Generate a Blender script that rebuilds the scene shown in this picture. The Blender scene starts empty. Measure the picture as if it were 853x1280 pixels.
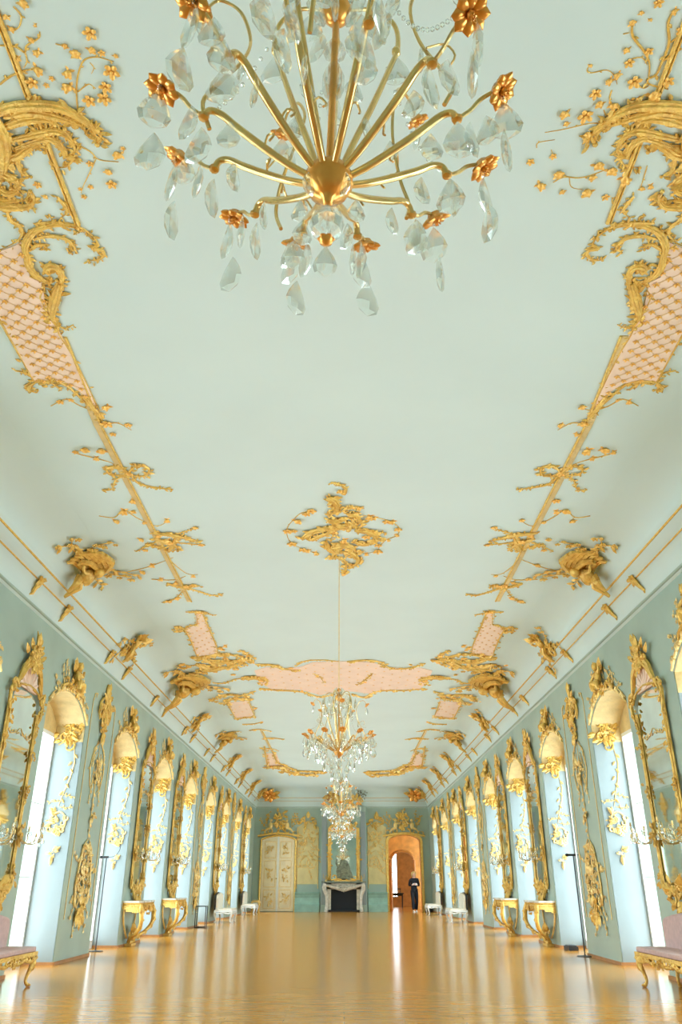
import bpy, math, random
from mathutils import Vector as V, Matrix
PI = math.pi
D = bpy.data
SC = bpy.context.scene
COL = SC.collection
R = math.radians

# ------------------------------------------------------------------ camera
CAMZ = 1.10
PITCH = R(25.6)
cam_data = D.cameras.new('camera')
cam_data.sensor_fit = 'VERTICAL'
cam_data.sensor_height = 24
cam_data.lens = 977 / 1280 * 24
cam_data.clip_end = 300
cam = D.objects.new('camera', cam_data)
cam.location = (0, 0, CAMZ)
cam.rotation_euler = (PI / 2 + PITCH, 0, 0.00323)
COL.objects.link(cam)
SC.camera = cam
CM = cam.rotation_euler.to_matrix()

# ------------------------------------------------------------------ world: bright overcast sky
W = D.worlds.new('overcast_sky')
SC.world = W
W.use_nodes = True
bg = W.node_tree.nodes['Background']
bg.inputs[0].default_value = (0.80, 0.93, 1.0, 1)
bg.inputs[1].default_value = 6.5

SC.view_settings.view_transform = 'Standard'
SC.view_settings.look = 'None'
SC.view_settings.exposure = 0.66
SC.view_settings.gamma = 1
SC.view_settings.use_curve_mapping = False
SC.cycles.max_bounces = 9
SC.cycles.diffuse_bounces = 6
SC.cycles.glossy_bounces = 4
SC.cycles.transmission_bounces = 8
SC.cycles.transparent_max_bounces = 12
SC.cycles.caustics_reflective = False
SC.cycles.caustics_refractive = False
SC.cycles.sample_clamp_indirect = 8

# ------------------------------------------------------------------ hall measures
XL, XR = -4.5, 4.3           # the two long walls
XM = (XL + XR) / 2
Y0, Y1 = -1.3, 42.4          # end walls
ZC = 5.6                     # flat ceiling
ZW = 4.70                    # top of the wall, foot of the cornice
PIER = [-1.3 + 3.8 * k for k in range(12)]   # start of each pier
PW = 1.85
REV = 0.50                   # depth of the window niches
SIDE = {-1: XL, 1: XR}

# ------------------------------------------------------------------ helpers
def ray(px, py):
    d = CM @ V(((px - 426.5) / 977, (640 - py) / 977, -1))
    return d

def ceil(px, py, z=ZC):
    d = ray(px, py)
    t = (z - CAMZ) / d.z
    return V((d.x * t, d.y * t, z))

def aty(px, py, y):
    d = ray(px, py)
    t = y / d.y
    return V((d.x * t, y, CAMZ + d.z * t))

class MB:
    def __init__(s):
        s.v = []; s.f = []
    def add(s, vs, fs):
        o = len(s.v)
        s.v += [tuple(q) for q in vs]
        s.f += [tuple(i + o for i in f) for f in fs]
    def box(s, a, b):
        x0, y0, z0 = a; x1, y1, z1 = b
        if x0 > x1: x0, x1 = x1, x0
        if y0 > y1: y0, y1 = y1, y0
        if z0 > z1: z0, z1 = z1, z0
        s.add([(x0,y0,z0),(x1,y0,z0),(x1,y1,z0),(x0,y1,z0),(x0,y0,z1),(x1,y0,z1),(x1,y1,z1),(x0,y1,z1)],
              [(0,3,2,1),(4,5,6,7),(0,1,5,4),(1,2,6,5),(2,3,7,6),(3,0,4,7)])
    def tube(s, pts, r, n=6, flat=1.0, nrm=None):
        pts = [V(p) for p in pts]
        m = len(pts)
        if m < 2: return
        rr = r if isinstance(r, (list, tuple)) else [r] * m
        if len(rr) != m:
            rr = [rr[min(len(rr) - 1, int(i / (m - 1) * (len(rr) - 1)))] * (1 - (i / (m - 1) * (len(rr) - 1)) % 1)
                  + rr[min(len(rr) - 1, int(i / (m - 1) * (len(rr) - 1)) + 1)] * ((i / (m - 1) * (len(rr) - 1)) % 1) for i in range(m)]
        vs = []; fs = []
        up = None
        for i in range(m):
            t = (pts[min(i + 1, m - 1)] - pts[max(i - 1, 0)])
            if t.length < 1e-9: t = V((0, 0, 1))
            t.normalize()
            if nrm is not None: up = V(nrm)
            if up is None:
                up = V((0, 0, 1)) if abs(t.z) < 0.9 else V((1, 0, 0))
            a = up.cross(t)
            if a.length < 1e-6: a = V((1, 0, 0)).cross(t)
            a.normalize(); b = t.cross(a); b.normalize()
            if nrm is None: up = b
            for k in range(n):
                q = 2 * PI * k / n
                vs.append(pts[i] + a * (math.cos(q) * rr[i]) + b * (math.sin(q) * rr[i] * flat))
        for i in range(m - 1):
            for k in range(n):
                k2 = (k + 1) % n
                fs.append((i * n + k, i * n + k2, (i + 1) * n + k2, (i + 1) * n + k))
        fs.append(tuple(range(n - 1, -1, -1)))
        fs.append(tuple((m - 1) * n + k for k in range(n)))
        s.add(vs, fs)
    def lathe(s, prof, c=(0, 0, 0), n=12, M=None):
        vs = []; fs = []
        c = V(c)
        for r, z in prof:
            for k in range(n):
                q = 2 * PI * k / n
                p = V((r * math.cos(q), r * math.sin(q), z))
                if M is not None: p = M @ p
                vs.append(c + p)
        for i in range(len(prof) - 1):
            for k in range(n):
                k2 = (k + 1) % n
                fs.append((i * n + k, i * n + k2, (i + 1) * n + k2, (i + 1) * n + k))
        fs.append(tuple(range(n - 1, -1, -1)))
        fs.append(tuple((len(prof) - 1) * n + k for k in range(n)))
        s.add(vs, fs)
    def ell(s, c, a, b, d, nu=8, nv=5):
        c = V(c); a = V(a); b = V(b); d = V(d)
        vs = [c - d]; fs = []
        for j in range(1, nv):
            ph = -PI / 2 + PI * j / nv
            for k in range(nu):
                q = 2 * PI * k / nu
                vs.append(c + a * (math.cos(q) * math.cos(ph)) + b * (math.sin(q) * math.cos(ph)) + d * math.sin(ph))
        vs.append(c + d)
        for k in range(nu):
            fs.append((0, 1 + (k + 1) % nu, 1 + k))
        for j in range(nv - 2):
            for k in range(nu):
                k2 = (k + 1) % nu
                fs.append((1 + j * nu + k, 1 + j * nu + k2, 1 + (j + 1) * nu + k2, 1 + (j + 1) * nu + k))
        o = 1 + (nv - 2) * nu
        for k in range(nu):
            fs.append((o + k, o + (k + 1) % nu, len(vs) - 1))
        s.add(vs, fs)
    def prism(s, poly, T, w0, w1):
        n = len(poly)
        vs = [T(u, v, w0) for u, v in poly] + [T(u, v, w1) for u, v in poly]
        fs = [tuple(range(n - 1, -1, -1)), tuple(range(n, 2 * n))]
        fs += [(k, (k + 1) % n, n + (k + 1) % n, n + k) for k in range(n)]
        s.add(vs, fs)
    def build(s, name, mat, parent=None, o=None, smooth=True, **props):
        me = D.meshes.new(name)
        o = V(o) if o is not None else V((0, 0, 0))
        me.from_pydata([(a - o.x, b - o.y, c - o.z) for a, b, c in s.v], [], s.f)
        for m in (mat if isinstance(mat, (list, tuple)) else [mat]): me.materials.append(m)
        if smooth:
            me.polygons.foreach_set('use_smooth', [True] * len(me.polygons))
            try: me.set_sharp_from_angle(angle=R(50))
            except Exception: pass
        me.update()
        ob = D.objects.new(name, me)
        COL.objects.link(ob)
        if parent is not None: ob.parent = parent
        else: ob.location = o
        for k, q in props.items(): ob[k] = q
        return ob

def fixn(ob):
    import bmesh
    bm = bmesh.new(); bm.from_mesh(ob.data)
    bmesh.ops.recalc_face_normals(bm, faces=bm.faces)
    bm.to_mesh(ob.data); bm.free()
    return ob

def thing(name, label, cat, loc=(0, 0, 0), rz=0, group=None):
    o = D.objects.new(name, None)
    o.empty_display_size = 0.1
    COL.objects.link(o)
    o.location = loc
    o.rotation_euler = (0, 0, rz)
    tag(o, label, cat, group)
    return o

def tag(o, label=None, cat=None, group=None):
    if label: o['label'] = label
    if cat: o['category'] = cat
    if group: o['group'] = group
    return o

def put(name, me, parent, loc=(0, 0, 0), M=None, sc=None):
    o = D.objects.new(name, me)
    COL.objects.link(o)
    o.parent = parent
    mm = Matrix.Translation(V(loc))
    if M is not None: mm = mm @ M.to_4x4()
    if sc is not None: mm = mm @ Matrix.Diagonal((sc, sc, sc, 1)) if not isinstance(sc, tuple) else mm @ Matrix.Diagonal((*sc, 1))
    o.matrix_local = mm
    return o

def copy_tree(o, parent=None):
    c = o.copy()
    COL.objects.link(c)
    if parent is not None: c.parent = parent
    for ch in list(o.children): copy_tree(ch, c)
    return c

def struct(mb, name, mat, smooth=False, parent=None, o=None):
    ob = mb.build(name, mat, parent, o, smooth)
    if parent is None: ob['kind'] = 'structure'
    return ob

def spl(p, k=5):
    p = [V(q) if len(q) == 3 else V((q[0], q[1], 0)) for q in p]
    out = []
    n = len(p)
    for i in range(n - 1):
        a = p[max(i - 1, 0)]; b = p[i]; c = p[i + 1]; d = p[min(i + 2, n - 1)]
        for j in range(k):
            t = j / k
            out.append(0.5 * ((2 * b) + (c - a) * t + (2 * a - 5 * b + 4 * c - d) * t * t + (3 * b - a - 3 * c + d) * t ** 3))
    out.append(p[-1])
    return out

def plane(o, U, Vv, N):
    o = V(o); U = V(U); Vv = V(Vv); N = V(N)
    return lambda u, v, w=0: o + U * u + Vv * v + N * w

IDT = lambda u, v, w=0: V((u, w, v))          # wall-unit space: x along, y out, z up

# ------------------------------------------------------------------ materials
def nd(nt, t, **k):
    n = nt.nodes.new(t)
    for a, b in k.items(): setattr(n, a, b)
    return n

def mat(name, col, rough=0.5, metal=0.0, spec=0.5, noise=0.0, nscale=4.0, bump=0.0, bscale=60, trans=0.0, ior=1.45, coat=0.0):
    m = D.materials.new(name); m.use_nodes = True
    nt = m.node_tree; b = nt.nodes['Principled BSDF']
    b.inputs['Base Color'].default_value = (*col, 1)
    b.inputs['Roughness'].default_value = rough
    b.inputs['Metallic'].default_value = metal
    b.inputs['Specular IOR Level'].default_value = spec
    b.inputs['IOR'].default_value = ior
    b.inputs['Transmission Weight'].default_value = trans
    b.inputs['Coat Weight'].default_value = coat
    tc = nd(nt, 'ShaderNodeTexCoord')
    if noise:
        n = nd(nt, 'ShaderNodeTexNoise'); n.inputs['Scale'].default_value = nscale; n.inputs['Detail'].default_value = 4
        nt.links.new(tc.outputs['Object'], n.inputs['Vector'])
        r = nd(nt, 'ShaderNodeValToRGB')
        r.color_ramp.elements[0].position = 0.3; r.color_ramp.elements[1].position = 0.7
        r.color_ramp.elements[0].color = (*[c * (1 - noise) for c in col], 1)
        r.color_ramp.elements[1].color = (*[min(1, c * (1 + noise * 0.6)) for c in col], 1)
        nt.links.new(n.outputs['Fac'], r.inputs[0]); nt.links.new(r.outputs[0], b.inputs['Base Color'])
    if bump:
        n2 = nd(nt, 'ShaderNodeTexNoise'); n2.inputs['Scale'].default_value = bscale; n2.inputs['Detail'].default_value = 3
        nt.links.new(tc.outputs['Object'], n2.inputs['Vector'])
        bp = nd(nt, 'ShaderNodeBump'); bp.inputs['Strength'].default_value = bump; bp.inputs['Distance'].default_value = 0.02
        nt.links.new(n2.outputs['Fac'], bp.inputs['Height']); nt.links.new(bp.outputs[0], b.inputs['Normal'])
    return m

CEIL = mat('ceiling_paint', (0.64, 0.78, 0.765), 0.8, noise=0.03, nscale=0.7)
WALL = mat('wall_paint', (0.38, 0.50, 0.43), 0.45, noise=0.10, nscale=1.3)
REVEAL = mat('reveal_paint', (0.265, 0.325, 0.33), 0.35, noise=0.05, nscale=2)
CREAM = mat('cream_gold_paint', (0.72, 0.55, 0.25), 0.5, noise=0.15, nscale=6, bump=0.5, bscale=25)
FLGOLD = mat('flower_gilding', (1.0, 0.60, 0.15), 0.3, metal=0.3)
GOLD = mat('gilding', (1.0, 0.60, 0.15), 0.27, metal=0.3, noise=0.25, nscale=14, bump=0.7, bscale=38)
PALEGOLD = mat('pale_gilding', (1.0, 0.68, 0.26), 0.3, metal=0.35, noise=0.22, nscale=12, bump=0.6, bscale=38)
ARMG = mat('polished_gilt_arm', (1.0, 0.66, 0.25), 0.16, metal=0.7, spec=0.9, noise=0.15, nscale=14)
BRONZE = mat('orange_gilt_bronze', (1.0, 0.45, 0.09), 0.22, metal=0.55, noise=0.12, nscale=30)
PINK = mat('pink_ground', (0.92, 0.72, 0.58), 0.7, noise=0.06, nscale=3)
WHITE = mat('white_paint', (0.80, 0.84, 0.83), 0.4)
MARBLE = mat('pale_marble', (0.70, 0.66, 0.55), 0.25, noise=0.25, nscale=8)
ROSE = mat('dusty_pink_silk', (0.62, 0.44, 0.42), 0.7, noise=0.12, nscale=20, bump=0.2, bscale=200)
IVORY = mat('ivory_silk', (0.80, 0.76, 0.64), 0.6, noise=0.08, nscale=15)
BLACK = mat('black_metal', (0.02, 0.022, 0.025), 0.4)
DARK = mat('dark_cloth', (0.010, 0.013, 0.022), 0.8, noise=0.2, nscale=40)
HEARTH_BLACK = mat('hearth_black', (0.008, 0.010, 0.012), 0.7)
TEAL = mat('teal_marbling', (0.30, 0.50, 0.42), 0.35, noise=0.2, nscale=3)
BASEB = mat('brown_skirting', (0.42, 0.20, 0.07), 0.4, noise=0.2, nscale=8)
MIRROR = mat('mirror_silvering', (0.80, 0.86, 0.82), 0.03, metal=1.0, noise=0.12, nscale=2)
AMBER = mat('amber_panelling', (0.62, 0.30, 0.06), 0.4, noise=0.25, nscale=4)
PALEOLIVE = mat('pale_gilt_panel', (0.72, 0.62, 0.30), 0.45, noise=0.12, nscale=3)
UMBER = mat('brown_panelling', (0.42, 0.19, 0.04), 0.45, noise=0.25, nscale=4)
STONE = mat('grey_green_stone', (0.22, 0.24, 0.16), 0.6, noise=0.45, nscale=10, bump=0.5, bscale=30)
SKIN = mat('skin', (0.70, 0.42, 0.30), 0.5)
HAIR = mat('blonde_hair', (0.62, 0.42, 0.16), 0.5, noise=0.2, nscale=60)
PAPER = mat('white_paper', (0.85, 0.85, 0.85), 0.6)
def crystal_mat():
    m = mat('cut_crystal', (0.95, 0.98, 0.97), 0.0, trans=1.0, ior=1.38)
    nt = m.node_tree; b = nt.nodes['Principled BSDF']; o = [n for n in nt.nodes if n.type == 'OUTPUT_MATERIAL'][0]
    t = nd(nt, 'ShaderNodeBsdfTransparent'); t.inputs[0].default_value = (0.97, 0.99, 0.98, 1)
    x = nd(nt, 'ShaderNodeMixShader'); x.inputs[0].default_value = 0.5
    nt.links.new(t.outputs[0], x.inputs[1]); nt.links.new(b.outputs[0], x.inputs[2]); nt.links.new(x.outputs[0], o.inputs[0])
    return m
CRYSTAL = crystal_mat()
DOORP = mat('door_cream', (0.92, 0.80, 0.54), 0.4, noise=0.08, nscale=4)

def glass_mat():
    m = D.materials.new('window_glass'); m.use_nodes = True
    nt = m.node_tree; nt.nodes.clear()
    o = nd(nt, 'ShaderNodeOutputMaterial'); mx = nd(nt, 'ShaderNodeMixShader')
    t = nd(nt, 'ShaderNodeBsdfTransparent'); g = nd(nt, 'ShaderNodeBsdfGlossy'); g.inputs['Roughness'].default_value = 0.02
    mx.inputs[0].default_value = 0.06
    nt.links.new(t.outputs[0], mx.inputs[1]); nt.links.new(g.outputs[0], mx.inputs[2]); nt.links.new(mx.outputs[0], o.inputs[0])
    return m
GLASS = glass_mat()

def floor_mat():
    m = D.materials.new('honey_parquet'); m.use_nodes = True
    nt = m.node_tree; b = nt.nodes['Principled BSDF']; L = nt.links
    tc = nd(nt, 'ShaderNodeTexCoord')
    mp = nd(nt, 'ShaderNodeMapping'); mp.inputs['Scale'].default_value = (1, 1, 1)
    L.new(tc.outputs['Object'], mp.inputs['Vector'])
    br = nd(nt, 'ShaderNodeTexBrick')
    br.inputs['Scale'].default_value = 1.0
    br.inputs['Brick Width'].default_value = 1.1; br.inputs['Row Height'].default_value = 0.16
    br.inputs['Mortar Size'].default_value = 0.004
    br.inputs['Color1'].default_value = (0.58, 0.25, 0.025, 1); br.inputs['Color2'].default_value = (0.63, 0.285, 0.033, 1)
    br.inputs['Mortar'].default_value = (0.52, 0.23, 0.028, 1)
    L.new(mp.outputs[0], br.inputs['Vector'])
    mp2 = nd(nt, 'ShaderNodeMapping'); mp2.inputs['Scale'].default_value = (1.5, 14, 1)
    L.new(tc.outputs['Object'], mp2.inputs['Vector'])
    no = nd(nt, 'ShaderNodeTexNoise'); no.inputs['Scale'].default_value = 1.5; no.inputs['Detail'].default_value = 5
    L.new(mp2.outputs[0], no.inputs['Vector'])
    mx = nd(nt, 'ShaderNodeMix', data_type='RGBA', blend_type='MULTIPLY'); mx.inputs['Factor'].default_value = 0.5
    rp = nd(nt, 'ShaderNodeValToRGB'); rp.color_ramp.elements[0].color = (0.62, 0.55, 0.45, 1); rp.color_ramp.elements[1].color = (1, 1, 1, 1)
    rp.color_ramp.elements[0].position = 0.35; rp.color_ramp.elements[1].position = 0.62
    L.new(no.outputs['Fac'], rp.inputs[0]); L.new(br.outputs['Color'], mx.inputs['A']); L.new(rp.outputs[0], mx.inputs['B'])
    L.new(mx.outputs['Result'], b.inputs['Base Color'])
    b.inputs['Roughness'].default_value = 0.18
    b.inputs['Specular IOR Level'].default_value = 0.5
    n3 = nd(nt, 'ShaderNodeTexNoise'); n3.inputs['Scale'].default_value = 2.5
    L.new(tc.outputs['Object'], n3.inputs['Vector'])
    bp = nd(nt, 'ShaderNodeBump'); bp.inputs['Strength'].default_value = 0.05; bp.inputs['Distance'].default_value = 0.03
    L.new(n3.outputs['Fac'], bp.inputs['Height']); L.new(bp.outputs[0], b.inputs['Normal'])
    return m
FLOOR = floor_mat()

# ------------------------------------------------------------------ the setting
mb = MB(); mb.box((XL - 1, Y0 - .4, -0.2), (XR + 1, Y1 + 0.5, 0)); struct(mb, 'floor', FLOOR)
mb = MB(); mb.box((XL + 0.75, Y0, ZC), (XR - 0.75, Y1 - 0.75, ZC + 0.1))
# cove from cornice up to the flat ceiling, on three sides
def cove_pts():
    # (inset from wall, height) from wall top up to the flat ceiling
    p = [(0.0, ZW), (0.04, ZW + 0.02), (0.06, 4.78), (0.09, 4.90), (0.17, 5.02), (0.21, 5.03), (0.27, 5.15), (0.30, 5.17)]
    for i in range(1, 9):
        a = i / 8 * PI / 2
        p.append((0.30 + 0.62 * (1 - math.cos(a)), 5.17 + (ZC - 5.17) * math.sin(a)))
    return p
CV = cove_pts()
mc = MB()
for side in (-1, 1):
    x = SIDE[side]
    vs = []; fs = []
    for ins, z in CV:
        vs.append((x - side * ins, Y0, z)); vs.append((x - side * ins, Y1 - ins, z))
    for i in range(len(CV) - 1):
        fs.append((2 * i, 2 * i + 1, 2 * i + 3, 2 * i + 2) if side < 0 else (2 * i, 2 * i + 2, 2 * i + 3, 2 * i + 1))
    mc.add(vs, fs)
vs = []; fs = []
for ins, z in CV:
    vs.append((XL + ins, Y1 - ins, z)); vs.append((XR - ins, Y1 - ins, z))
for i in range(len(CV) - 1): fs.append((2 * i, 2 * i + 1, 2 * i + 3, 2 * i + 2))
mc.add(vs, fs)
struct(mb, 'ceiling', CEIL)
cv = struct(mc, 'trim_1', CEIL, smooth=True)

# gilded beads of the cornice
tn = 2
for side in (-1, 1):
    for ins, z, r, mt in ((0.175, 5.03, 0.017, GOLD), (0.285, 5.17, 0.017, GOLD), (0.045, 4.74, 0.022, WALL)):
        mb = MB(); mb.tube([(SIDE[side] - side * ins, Y0 + .02, z), (SIDE[side] - side * ins, Y1 - ins, z)], r, 8)
        struct(mb, 'trim_%d' % tn, mt, True); tn += 1
for ins, z, r, mt in ((0.175, 5.03, 0.017, GOLD), (0.285, 5.17, 0.017, GOLD), (0.045, 4.74, 0.022, WALL)):
    mb = MB(); mb.tube([(XL + ins, Y1 - ins, z), (XR - ins, Y1 - ins, z)], r, 8)
    struct(mb, 'trim_%d' % tn, mt, True); tn += 1

# long walls: piers, spandrels over arched niches, back wall with the window opening
NI = [(PIER[k] + PW, PIER[k + 1]) for k in range(11)]
ZS, ZA = 3.62, 4.0           # spring and crown of the niche arches
ZG = 3.42                    # window head
def arch(y0, y1, n=10):
    cy = (y0 + y1) / 2; h = (y1 - y0) / 2; rise = ZA - ZS
    rad = (h * h + rise * rise) / (2 * rise); a = math.asin(h / rad)
    return [(cy + rad * math.sin(-a + 2 * a * i / n), ZA - rad + rad * math.cos(-a + 2 * a * i / n)) for i in range(n + 1)]
for side in (-1, 1):
    x = SIDE[side]; xo = x + side * REV; xe = x + side * (REV + 0.35)
    nm = 'wall_left' if side < 0 else 'wall_right'
    mb = MB(); ms = MB(); mr = MB()
    for k in range(12):
        y0 = PIER[k]; y1 = min(PIER[k] + PW, Y1 + .02)
        mb.box((x, y0, 0), (xe, y1, ZW))
    T = lambda u, v, w=0: V((x + side * w, u, v))
    for y0, y1 in NI:
        a = arch(y0, y1)
        # spandrel as quads from arch to wall top
        for w0, w1 in ((0, REV + .35),):
            for i in range(len(a) - 1):
                q = [a[i], a[i + 1], (a[i + 1][0], ZW), (a[i][0], ZW)]
                mb.prism(q, T, w0, w1)
        # lunette between window head and arch: pale gilded
        for i in range(len(a) - 1):
            q = [(a[i][0], ZG + .06), (a[i + 1][0], ZG + .06), a[i + 1], a[i]]
            ms.prism(q, T, REV, REV + .3)
    w = fixn(struct(mb, nm, WALL))
    s_ = struct(ms, 'lunette_panel', CREAM, parent=w); fixn(s_)
    # painted reveals (lining boards) and gilded arch soffits
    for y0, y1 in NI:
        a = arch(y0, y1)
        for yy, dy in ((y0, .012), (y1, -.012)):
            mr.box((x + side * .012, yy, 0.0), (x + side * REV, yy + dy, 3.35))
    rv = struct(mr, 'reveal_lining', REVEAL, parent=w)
    mo = MB()
    for y0, y1 in NI:
        a = arch(y0, y1)
        b = [(q[0] * (1) , q[1] - .012) for q in a]
        for i in range(len(a) - 1):
            mo.prism([b[i], b[i + 1], a[i + 1], a[i]], T, .012, REV)
        for yy, dy in ((y0, .012), (y1, -.012)):
            mo.box((x + side * .012, yy, 3.35), (x + side * REV, yy + dy, ZS))
    fixn(struct(mo, 'arch_soffit', CREAM, parent=w))
    # skirting
    mk = MB()
    for k in range(12):
        y0 = PIER[k]; y1 = min(PIER[k] + PW, Y1)
        mk.box((x, y0 - .012, 0), (x - side * .02, y1 + .012, 0.045))
        if k < 11: mk.box((x, y1, 0), (x + side * REV, y1 + .02, 0.045))
        mk.box((x, y0 - .02, 0), (x + side * REV, y0, 0.045))
    ob = struct(mk, 'baseboard_left' if side < 0 else 'baseboard_right', BASEB)
    # wall plinth course over the skirting
# windows
def pane_mesh(w, h):
    m = MB(); m.box((-.003, -w / 2, -h / 2), (.003, w / 2, h / 2))
    o = m.build('pane', GLASS, smooth=False); me = o.data; D.objects.remove(o); return me
wn = 1
pane_me = pane_mesh(0.84, 1.04)
frame_me = None
for side in (-1, 1):
    x = SIDE[side] + side * (REV + .03)
    for ki, (y0, y1) in enumerate(NI):
        if frame_me is None:
            yc = 0; h = (y1 - y0) / 2
            m = MB()
            m.box((-.03, -h, 0), (.03, -h + .07, ZG + .06)); m.box((-.03, h - .07, 0), (.03, h, ZG + .06))
            m.box((-.03, -.035, 0), (.03, .035, ZG + .06))
            m.box((-.03, -h, ZG), (.03, h, ZG + .06)); m.box((-.03, -h, 0), (.03, h, .14))
            for j in range(1, 3):
                z = .14 + j * (ZG - .14) / 3
                m.box((-.012, -h, z - .009), (.012, h, z + .009))
            fo = m.build('window_frame', WHITE, smooth=False); frame_me = fo.data; D.objects.remove(fo)
        e = D.objects.new('window_%d' % wn, frame_me); wn += 1
        COL.objects.link(e); e.location = (x, (y0 + y1) / 2, 0); e['kind'] = 'structure'
        for c in (-1, 1):
            for j in range(3):
                z = .14 + (j + .5) * (ZG - .14) / 3
                p = put('pane', pane_me, e, (0, c * .455, z))
        # daylight portal
        ld = D.lights.new('daylight_portal', 'AREA'); ld.shape = 'RECTANGLE'; ld.size = 1.9; ld.size_y = 3.4
        ld.cycles.is_portal = True
        lo = D.objects.new('daylight_portal', ld); COL.objects.link(lo)
        lo.location = (x + side * .25, (y0 + y1) / 2, 1.75)
        lo.rotation_euler = (PI / 2, 0, side * PI / 2)

# near end wall behind the viewer
mb = MB(); mb.box((XL - .9, Y0 - .3, 0), (XR + .9, Y0, ZC + .1)); struct(mb, 'wall_back', WALL)
# far end wall with an open doorway
DX0, DX1, DZ = 2.22, 3.82, 3.12
mb = MB()
mb.box((XL - .9, Y1, 0), (DX0, Y1 + .4, ZC + .1)); mb.box((DX1, Y1, 0), (XR + .9, Y1 + .4, ZC + .1))
T = lambda u, v, w=0: V((u, Y1 + w, v))
cx = (DX0 + DX1) / 2; hw = (DX1 - DX0) / 2
DA = [(cx - hw * math.cos(PI * i / 12), DZ + .32 * math.sin(PI * i / 12)) for i in range(13)]
for i in range(12):
    mb.prism([DA[i], DA[i + 1], (DA[i + 1][0], ZC + .1), (DA[i][0], ZC + .1)], T, 0, .4)
we = fixn(struct(mb, 'wall_front', WALL))

# ------------------------------------------------------------------ carved-relief vocabulary
def me_of(mb, name, mt, smooth=True):
    o = mb.build(name, mt, smooth=smooth); me = o.data; D.objects.remove(o); return me

def petals(mb, c, U, Vv, N, r, n=5, seed=0):
    c = V(c); U = V(U); Vv = V(Vv); N = V(N)
    for k in range(n):
        a = 2 * PI * k / n + seed
        d = U * math.cos(a) + Vv * math.sin(a); t = -U * math.sin(a) + Vv * math.cos(a)
        mb.ell(c + d * r * .55 + N * r * .25, d * r * .5 + N * r * .16, t * r * .36, N * r * .2 - d * r * .05, 6, 4)
    mb.ell(c + N * r * .38, U * r * .24, Vv * r * .24, N * r * .22, 6, 4)

def leafm(mb, c, d, t, N, L, w, h=.18):
    """almond leaf with a raised, curved midrib and serrated sides"""
    c = V(c); d = V(d); t = V(t); N = V(N)
    b = c; tip = c + d * L + N * L * .02
    l1 = c + d * L * .25 + t * w * .42; l2 = c + d * L * .55 + t * w * .5; l3 = c + d * L * .8 + t * w * .26
    r1 = c + d * L * .25 - t * w * .42; r2 = c + d * L * .55 - t * w * .5; r3 = c + d * L * .8 - t * w * .26
    m1 = c + d * L * .25 + N * L * h; m2 = c + d * L * .55 + N * L * h * 1.1; m3 = c + d * L * .8 + N * L * h * .6
    mb.add([b, l1, l2, l3, tip, r3, r2, r1, m1, m2, m3],
           [(0, 8, 1), (1, 8, 9, 2), (2, 9, 10, 3), (3, 10, 4), (0, 7, 8), (7, 6, 9, 8), (6, 5, 10, 9), (5, 4, 10), (0, 1, 2, 3, 4, 5, 6, 7)])

mb = MB(); petals(mb, (0, 0, 0), (1, 0, 0), (0, 1, 0), (0, 0, 1), 1.0); ME_FLOWER = me_of(mb, 'flower', FLGOLD)
mb = MB()
mb.ell((0, .1, .3), (.62, 0, 0), (0, .7, 0), (0, 0, .4), 6, 4)
for a in (-.9, 0, .9):
    mb.ell((.5 * math.sin(a), .45 * math.cos(a), .42), (.3 * math.cos(a), -.3 * math.sin(a), 0), (.45 * math.sin(a), .45 * math.cos(a), .1), (0, 0, .25), 6, 4)
leafm(mb, (0, -.2, 0), (-.7, -.7, 0), (.7, -.7, 0), (0, 0, 1), 1.0, .5)
leafm(mb, (0, -.2, 0), (.8, -.6, 0), (.6, .8, 0), (0, 0, 1), .9, .45)
ME_BUD = me_of(mb, 'bud', FLGOLD)
mb = MB(); leafm(mb, (0, 0, 0), (1, 0, 0), (0, 1, 0), (0, 0, 1), 1.0, .5); ME_LEAF = me_of(mb, 'leaf', FLGOLD, False)

def cscr(cx, cy, r, a0, turns=1.15, k=14, sgn=1, shrink=.72):
    """2-D C-scroll whose two ends curl in"""
    out = []
    for i in range(k + 1):
        t = i / k
        a = a0 + sgn * turns * 2 * PI * t
        q = r * (1 - shrink * abs(t * 2 - 1) ** 2.2)
        out.append((cx + q * math.cos(a), cy + q * math.sin(a)))
    return out

def spir(cx, cy, r, a0, turns=1.3, k=16, sgn=1):
    return [(cx + r * (1 - .85 * i / k) * math.cos(a0 + sgn * turns * 2 * PI * i / k),
             cy + r * (1 - .85 * i / k) * math.sin(a0 + sgn * turns * 2 * PI * i / k)) for i in range(k + 1)]

def strand(mb, P, r, N, n=6, prof=(.45, 1, .9, .7, .35)):
    mb.tube(P, [r * q for q in prof] if len(P) > 3 else r, n, nrm=N)

def fuzzy(m, w, rr, N, rng, k):
    """small acanthus leaves and curls crowding a stroke"""
    for i in range(0, len(w) - 1):
        for _ in range(k):
            t = (w[i + 1] - w[i]).normalized(); sd = t.cross(N) * rng.choice((-1, 1))
            d = (t * rng.uniform(-1, 1) + sd * rng.uniform(.4, 1)).normalized()
            leafm(m, w[i].lerp(w[i + 1], rng.random()) + N * rr * .5 + sd * rr * rng.uniform(0, 1.2), d, d.cross(N), N, rr * rng.uniform(2.2, 4.5), rr * rng.uniform(1, 1.8), .25)

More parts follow.
